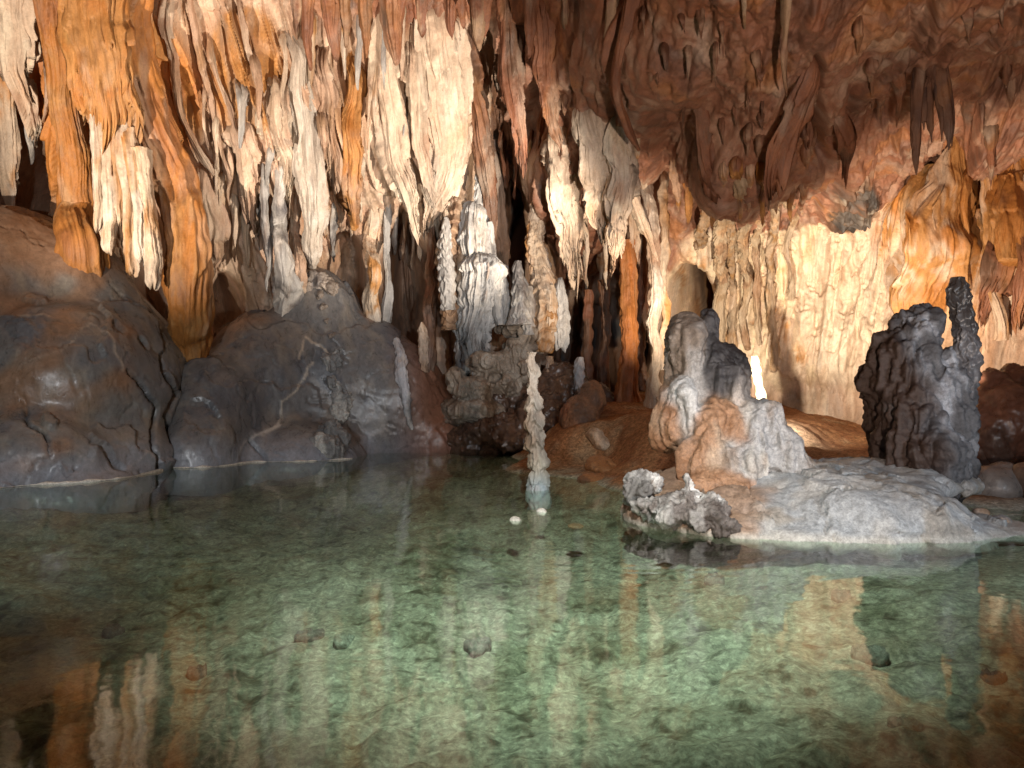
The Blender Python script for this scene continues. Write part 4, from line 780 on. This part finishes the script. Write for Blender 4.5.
# ================================================================== THE ISLAND ON THE RIGHT
def isl_cols(V, c, N):
    x, y, z = V.T
    w = sst(-.15, .3, fbm(x * 1.1, y * 1.1, z * 1.1, 3, 77) + .9 * (2.4 - x) + .2)[:, None] * .85
    c = c * (1 - w) + np.array((.27, .165, .10)) * w
    w = sst(.10, .02, z + .03 * fbm(x * 3, y * 3, z, 3, 78))[:, None] * .8
    return c * (1 - w) + np.array((.42, .40, .365)) * w
PALE = ((.31,.325,.34), (.40,.395,.385), (.26,.24,.215))
fused('island_flowstone', [
    (860, 512, 8.9, 100, 34, 1.1), (800, 505, 9.6, 110, 40, 1.3), (720, 512, 9.1, 72, 26, .8), (690, 500, 10.0, 60, 30, .9), (930, 530, 8.6, 70, 16, .7), (770, 525, 8.5, 90, 14, .5), (880, 480, 10.4, 90, 20, 1.1),
    (990, 527, 8.9, 50, 8, .6), (660, 515, 9.2, 36, 20, .5), (840, 538, 8.2, 90, 10, .35), (1050, 532, 9.2, 60, 8, .8)],
    PALE, k=.22, h=.03, seed=601, rough=.10, rf=1.5, detail=.018, mat=M_CRUST, zmin=-.45, colfn=isl_cols, dispfn=ledges(63, .07, 1.1),
    label='low pale blue-grey flowstone island that slopes into the lake', cat='flowstone island')
hr = empty('horned_rock', P(720, 470, 9.8), 'lumpy horned flowstone rock, grey above and lit orange below, on the island', 'rock')
RK = ((.34,.345,.355), (.44,.43,.41), (.24,.19,.155)); RKD = ((.05,.05,.055), (.085,.083,.09), (.03,.028,.03)); RKO = ((.31,.175,.10), (.25,.125,.065), (.38,.28,.20))  # RKO: warm bounce light painted into the lobes as orange
_hp = [
 ('rock_horn', [(684, 362, 10.2, 17, 40, .40), (690, 335, 10.2, 12, 18, .28), (676, 350, 10.3, 11, 28, .3), (690, 400, 10.2, 20, 30, .45)], ((.19,.15,.12), (.33,.325,.32), (.09,.065,.05))),
 ('rock_horn', [(708, 345, 10.3, 12, 22, .3), (709, 325, 10.3, 4.5, 14, .12), (716, 370, 10.2, 16, 26, .35)], RKD),
 ('dark_slope', [(716, 385, 10.1, 20, 32, .45), (733, 392, 10.1, 14, 26, .4), (728, 366, 10.3, 14, 20, .3), (746, 414, 10.2, 8, 12, .3), (735, 376, 10.4, 6, 12, .2)], RKD),
 ('pale_lobe', [(681, 394, 9.8, 13, 14, .28), (686, 416, 9.75, 12, 26, .26)], ((.50,.51,.52), (.58,.56,.53), (.4,.39,.38))),
 ('warm_lit_lobe', [(668, 428, 9.9, 12, 26, .32), (671, 402, 10.0, 10, 18, .28)], RKO),
 ('warm_lit_lobe', [(706, 440, 9.5, 16, 22, .30), (713, 408, 9.6, 5, 9, .12), (709, 424, 9.55, 11, 12, .2), (696, 462, 9.4, 14, 20, .28), (713, 468, 9.35, 8, 18, .2)], RKO),
 ('pale_lobe', [(736, 410, 9.8, 9, 22, .26), (742, 388, 9.95, 7, 10, .18)], ((.44,.40,.37), (.55,.52,.48), (.40,.25,.15))),
 ('warm_lit_lobe', [(726, 428, 9.6, 9, 24, .22), (737, 446, 9.5, 9, 24, .22)], RKO),
 ('pale_lobe', [(764, 414, 9.6, 15, 14, .32), (770, 436, 9.5, 13, 28, .3), (752, 438, 9.5, 11, 26, .28), (760, 464, 9.3, 11, 24, .25), (780, 462, 9.35, 11, 24, .25), (745, 468, 9.25, 10, 22, .22)], RK),
 ('pale_lobe', [(790, 456, 9.4, 11, 22, .28), (803, 472, 9.35, 11, 16, .25), (812, 482, 9.3, 10, 8, .25)], RK),
 ('warm_lit_lobe', [(718, 482, 9.15, 18, 12, .26), (702, 484, 9.1, 12, 10, .22), (735, 486, 9.1, 14, 8, .2)], RKO),
 ('pale_lobe', [(688, 450, 9.65, 8, 16, .2), (729, 466, 9.25, 8, 18, .18)], RK)]
_he, _hq = [], []
for nm, es, pal in _hp: _hq.append((nm, pal, len(_he), len(_he) + len(es))); _he += es
fused('horned_rock', _he, RK, k=.15, h=.02, seed=620, rough=.10, rf=2.6, flute=.09, detail=.035, mat=M_CRUST, parent=hr, parts=_hq, dispfn=lambda V, N: .03 * (lambda p: (p - np.floor(p)) - .4)(V[:, 2] * 3.5 + 2.4 * fbm(V[:, 0] * 2, V[:, 1] * 2, V[:, 2] * 1.5, 4, 94)) * sst(-.1, .4, pn(V[:, 0] * 2, V[:, 1] * 2, V[:, 2] * 2, 97)))
fused('crusty_rock', [(642, 486, 9.1, 16, 13, .25), (636, 494, 9.1, 12, 10, .2), (650, 480, 9.15, 8, 8, .16)], ((.20,.19,.185), (.66,.65,.63), (.09,.085,.08)), k=.05, h=.016, seed=640, rough=.13, rf=6, flute=.05, detail=.06, mat=M_CRUST, label='small crusty white knob at the left end of the island', cat='rock')
fused('crusty_rock', [(705, 517, 8.35, 26, 17, .3), (722, 528, 8.2, 16, 11, .22), (684, 502, 8.5, 13, 16, .25), (687, 488, 8.55, 5, 11, .1), (672, 512, 8.5, 24, 14, .3), (652, 508, 8.7, 18, 10, .25), (712, 504, 8.4, 10, 9, .18)], ((.15,.13,.12), (.66,.65,.63), (.07,.055,.048)), k=.04, h=.017, seed=641, rough=.14, rf=5.5, flute=.06, detail=.06, mat=M_CRUST,
      label='jagged white-crusted rock at the waterline in front of the horned rock', cat='rock')
ds = empty('dark_stalagmite', P(915, 490, 10), 'massive dark stalagmite with a thin spire, tallest on the island', 'stalagmite')
DK = ((.085,.088,.098), (.36,.385,.43), (.03,.028,.03))  # blue tone paints the cool lamp's highlights as patches
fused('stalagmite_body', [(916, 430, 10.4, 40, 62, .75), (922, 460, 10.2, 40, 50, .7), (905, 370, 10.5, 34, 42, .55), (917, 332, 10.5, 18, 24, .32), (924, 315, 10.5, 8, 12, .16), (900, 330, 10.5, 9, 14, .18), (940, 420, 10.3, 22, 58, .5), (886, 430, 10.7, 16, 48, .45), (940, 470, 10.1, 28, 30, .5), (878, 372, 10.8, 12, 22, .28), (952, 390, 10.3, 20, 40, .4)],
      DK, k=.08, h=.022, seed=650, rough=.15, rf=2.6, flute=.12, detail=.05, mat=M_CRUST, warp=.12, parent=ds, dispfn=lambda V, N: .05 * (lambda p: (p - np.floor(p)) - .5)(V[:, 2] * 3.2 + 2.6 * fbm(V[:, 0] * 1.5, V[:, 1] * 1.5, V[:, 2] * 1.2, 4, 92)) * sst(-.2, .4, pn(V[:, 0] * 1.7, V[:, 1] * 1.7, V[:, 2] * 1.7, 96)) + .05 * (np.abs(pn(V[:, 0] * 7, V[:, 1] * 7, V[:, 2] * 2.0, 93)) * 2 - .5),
      colfn=lambda V, c, N: (lambda w: c * (1 - w) + np.array((.055, .035, .028)) * w)(sst(.1, -.3, (V[:, 0] - 5.35) + .25 * pn(V[:, 0] * 2, V[:, 1] * 2, V[:, 2] * 2, 4))[:, None]))  # left side painted darker, standing for the side away from the cool lamp
limb('stalagmite_spire', [(957, 277, 10.2, 6), (957, 290, 10.2, 11), (958, 310, 10.2, 11), (958, 335, 10.2, 11), (960, 355, 10.2, 13), (960, 385, 10.2, 15), (958, 420, 10.2, 14)], ((.12,.12,.13), (.22,.22,.235), (.055,.05,.05)), 651, nfl=1.6, fl=.2, tier=.2, tfreq=5, lump=.1, lumpf=6, res=.014, mat=M_WET, parent=ds)
fused('brown_rock', [(1000, 425, 12.4, 34, 44, .7), (985, 440, 12.2, 24, 34, .5), (1030, 410, 12.6, 40, 44, .7), (994, 385, 12.5, 14, 18, .3), (1012, 378, 12.6, 10, 14, .25), (978, 405, 12.5, 10, 16, .25)], ((.13,.06,.04), (.19,.085,.05), (.07,.04,.03)), k=.1, h=.035, seed=660, rough=.12, rf=3, detail=.03, label='dark brown lumpy rock right of the massive black stalagmite', cat='rock')
fused('boulder', [(990, 486, 10.8, 25, 20, .4), (1005, 482, 10.9, 16, 20, .35)], ((.15,.13,.12), (.19,.16,.14), (.1,.085,.08)), k=.1, h=.03, seed=661, rough=.04, rf=2, label='smooth grey boulder in front of the dark brown rock', cat='boulder')
fused('boulder', [(1030, 480, 10.6, 18, 18, .35)], ((.12,.08,.06), (.16,.10,.075), (.1,.085,.08)), k=.1, h=.03, seed=662, rough=.07, rf=2, label='brown boulder half cut off by the right edge', cat='boulder')
for i, (a, b, Y, rx, rz, lab) in enumerate([(515, 521, 9.1, 6, 5, 'white stone breaking the lake surface left of the lake stalagmite'), (541, 512, 9.7, 5, 4, 'small white stone in the water just before the lake stalagmite'), (1000, 520, 9.0, 9, 5, 'pale stone on the right tip of the island'), (980, 512, 9.4, 7, 4, 'small brown-grey stone on the island near its right tip'), (575, 526, 9.0, 8, 2, 'flat dark stone just under the lake surface')]):
    fused('stone', [(a, b, Y, rx, rz, rx * Y / F), (a + 2, b + 1, Y, rx * .8, rz * .8, rx * Y / F)], ((.66,.64,.58), (.6,.56,.5), (.7,.68,.62)) if i < 2 else (TAN, GREY, BROWN), k=.03, h=.012, seed=670 + i, rough=.02, rf=6, mat=M_CRUST, label=lab, cat='stone')

# ================================================================== STONES ON THE LAKE BED
def bed_pt(px, py):
    """where the sight line through (px, py) meets the lake bed"""
    Y = 1.6 * F / (py - CY)
    for _ in range(12):
        X = (px - CX) / F * Y; z = float(floor_z(np.array([X]), np.array([Y]))[0]); Y = (CAMH - z) * F / (py - CY)
    return np.array([(px - CX) / F * Y, Y, z])
for i, (a, b, rx, ry, c, lab) in enumerate([
    (992, 684, 24, 6, (.05,.045,.035), 'dark straight slab lying on the lake bed near the right edge'), (115, 634, 12, 8, (.17,.10,.065), 'rust-red flat stone on the lake bed at the left'), (200, 676, 14, 8, (.19,.11,.07), 'larger rust-red stone on the lake bed below the smaller one'),
    (310, 640, 18, 8, (.14,.14,.10), 'dark flat stone on the green lake bed'), (480, 652, 20, 9, (.16,.175,.13), 'grey-green slab in the middle of the lake bed'), (345, 645, 16, 9, (.30,.36,.27), 'pale green slab beside the dark flat stone on the lake bed'),
    (870, 660, 22, 9, (.20,.24,.18), 'grey-green slab on the lake bed at the right'), (715, 582, 14, 6, (.16,.18,.14), 'small slate-coloured slab on the lake bed before the island'), (905, 735, 26, 9, (.26,.27,.19), 'pale olive slab on the lake bed at the lower right'),
    (840, 600, 14, 6, (.10,.105,.08), 'dark stone on the pale silt right of the island front')]):
    p = bed_pt(a, b); sx = .8 * rx * p[1] / F; sy = .8 * ry * p[1] / F * 2.0; n = 26
    th = np.linspace(0, 2 * math.pi, n, endpoint=False); rr_ = np.random.RandomState(900 + i); k6 = np.interp(th, np.linspace(0, 2 * math.pi, 8), np.r_[(q := rr_.uniform(.5, 1.2, 7)), q[0]])
    rings = []; hgt = .01 + .03 * rr_.rand()
    for (s_, z_) in [(0.02, hgt), (.5, hgt * 1.02), (.88, hgt * .95), (1, hgt * .5), (1.02, -.05), (.4, -.08)]:
        rings.append(np.stack([p[0] + np.cos(th) * sx * k6 * s_, p[1] + np.sin(th) * sy * k6 * s_, p[2] + .05 + z_ + .012 * rr_.randn(n) * (s_ > .3)], -1))
    V = np.stack(rings, 1).reshape(-1, 3); V[:, 2] += .03 * pn(V[:, 0] * 4, V[:, 1] * 4, 0, i)
    cc = np.array(c)
    tag(make_mesh('lake_bed_stone', V, grid_quads(n, 6, wrap=True), M_BED, paint(V, (cc * .55 + .14, cc * .6 + .16, cc * .5 + .105), i, 1)), lab, 'stone', 'larger stones on the lake bed')
#@@END@@

# ================================================================== LIGHT, CAMERA
def spot(name, loc, aim, power, color, ang=70, blend=.5, rad=.08):
    l = bpy.data.lights.new(name, 'SPOT'); l.energy = power; l.color = color; l.spot_size = math.radians(ang); l.spot_blend = blend; l.shadow_soft_size = rad
    o = bpy.data.objects.new(name, l); COL.objects.link(o); o.location = loc
    from mathutils import Vector
    d = Vector(aim) - Vector(loc); o.rotation_euler = d.to_track_quat('-Z', 'Y').to_euler(); return o
WARM, MID, COOL = (1, .72, .45), (1, .84, .66), (.80, .90, 1.0)
def lights():
    spot('cave_spot', (-8.0, 8.2, 1.9), P(160, 80, 15), 6000, (1, .85, .70), 66, .8, .04)
    spot('cave_spot', (2.2, 12.6, 1.5), P(370, 130, 17), 5600, (1, .87, .73), 66, .7, .04)
    spot('cave_spot', P(735, 402, 12.6), P(800, 330, 19.5), 3700, (1, .87, .69), 74, .7, .05)
    spot('cave_spot', P(690, 385, 13.5), P(598, 240, 18), 1500, (1, .82, .63), 66, .7, .05)
    spot('cave_spot', P(920, 440, 12.2), P(950, 240, 17), 2400, (1, .80, .60), 78, .7, .05)
    spot('cave_spot', (6.5, 2.5, 2.4), P(860, 430, 9.5), 1150, COOL, 60, .7)
    spot('cave_spot', (1.8, 1.0, 3.0), P(480, 290, 18), 3000, COOL, 32, .9)
    spot('cave_spot', (.4, 3.0, 5.3), (.5, 7.6, -.3), 3300, (1, 1, .94), 70, 1)
    spot('cave_spot', (-4, 1.5, 2.5), P(170, 400, 15), 2500, (.95,.97,1), 50, .9)
    spot('cave_spot', (2.5, 2.0, .8), P(740, 60, 11), 2700, (1, .78, .64), 95, .9, .12)  # fill light added to lift the dim brown roof
lights()
w = bpy.data.worlds.new('World'); S.world = w; w.use_nodes = True
w.node_tree.nodes['Background'].inputs[0].default_value = (.9, .75, .62, 1); w.node_tree.nodes['Background'].inputs[1].default_value = .02
cam = bpy.data.cameras.new('camera'); co = bpy.data.objects.new('camera', cam); COL.objects.link(co); S.camera = co
co.location = (0, 0, CAMH); co.rotation_euler = (math.radians(90), 0, 0); cam.sensor_width = 36; cam.lens = 36 * F / 1024; cam.clip_end = 200
vs = S.view_settings; vs.view_transform = 'Standard'; vs.look = 'None'; vs.gamma = 1; vs.exposure = 0
S.cycles.use_denoising = True; S.cycles.max_bounces = 7; S.cycles.transparent_max_bounces = 12; S.cycles.sample_clamp_indirect = 8
print('script', time.time() - T0)
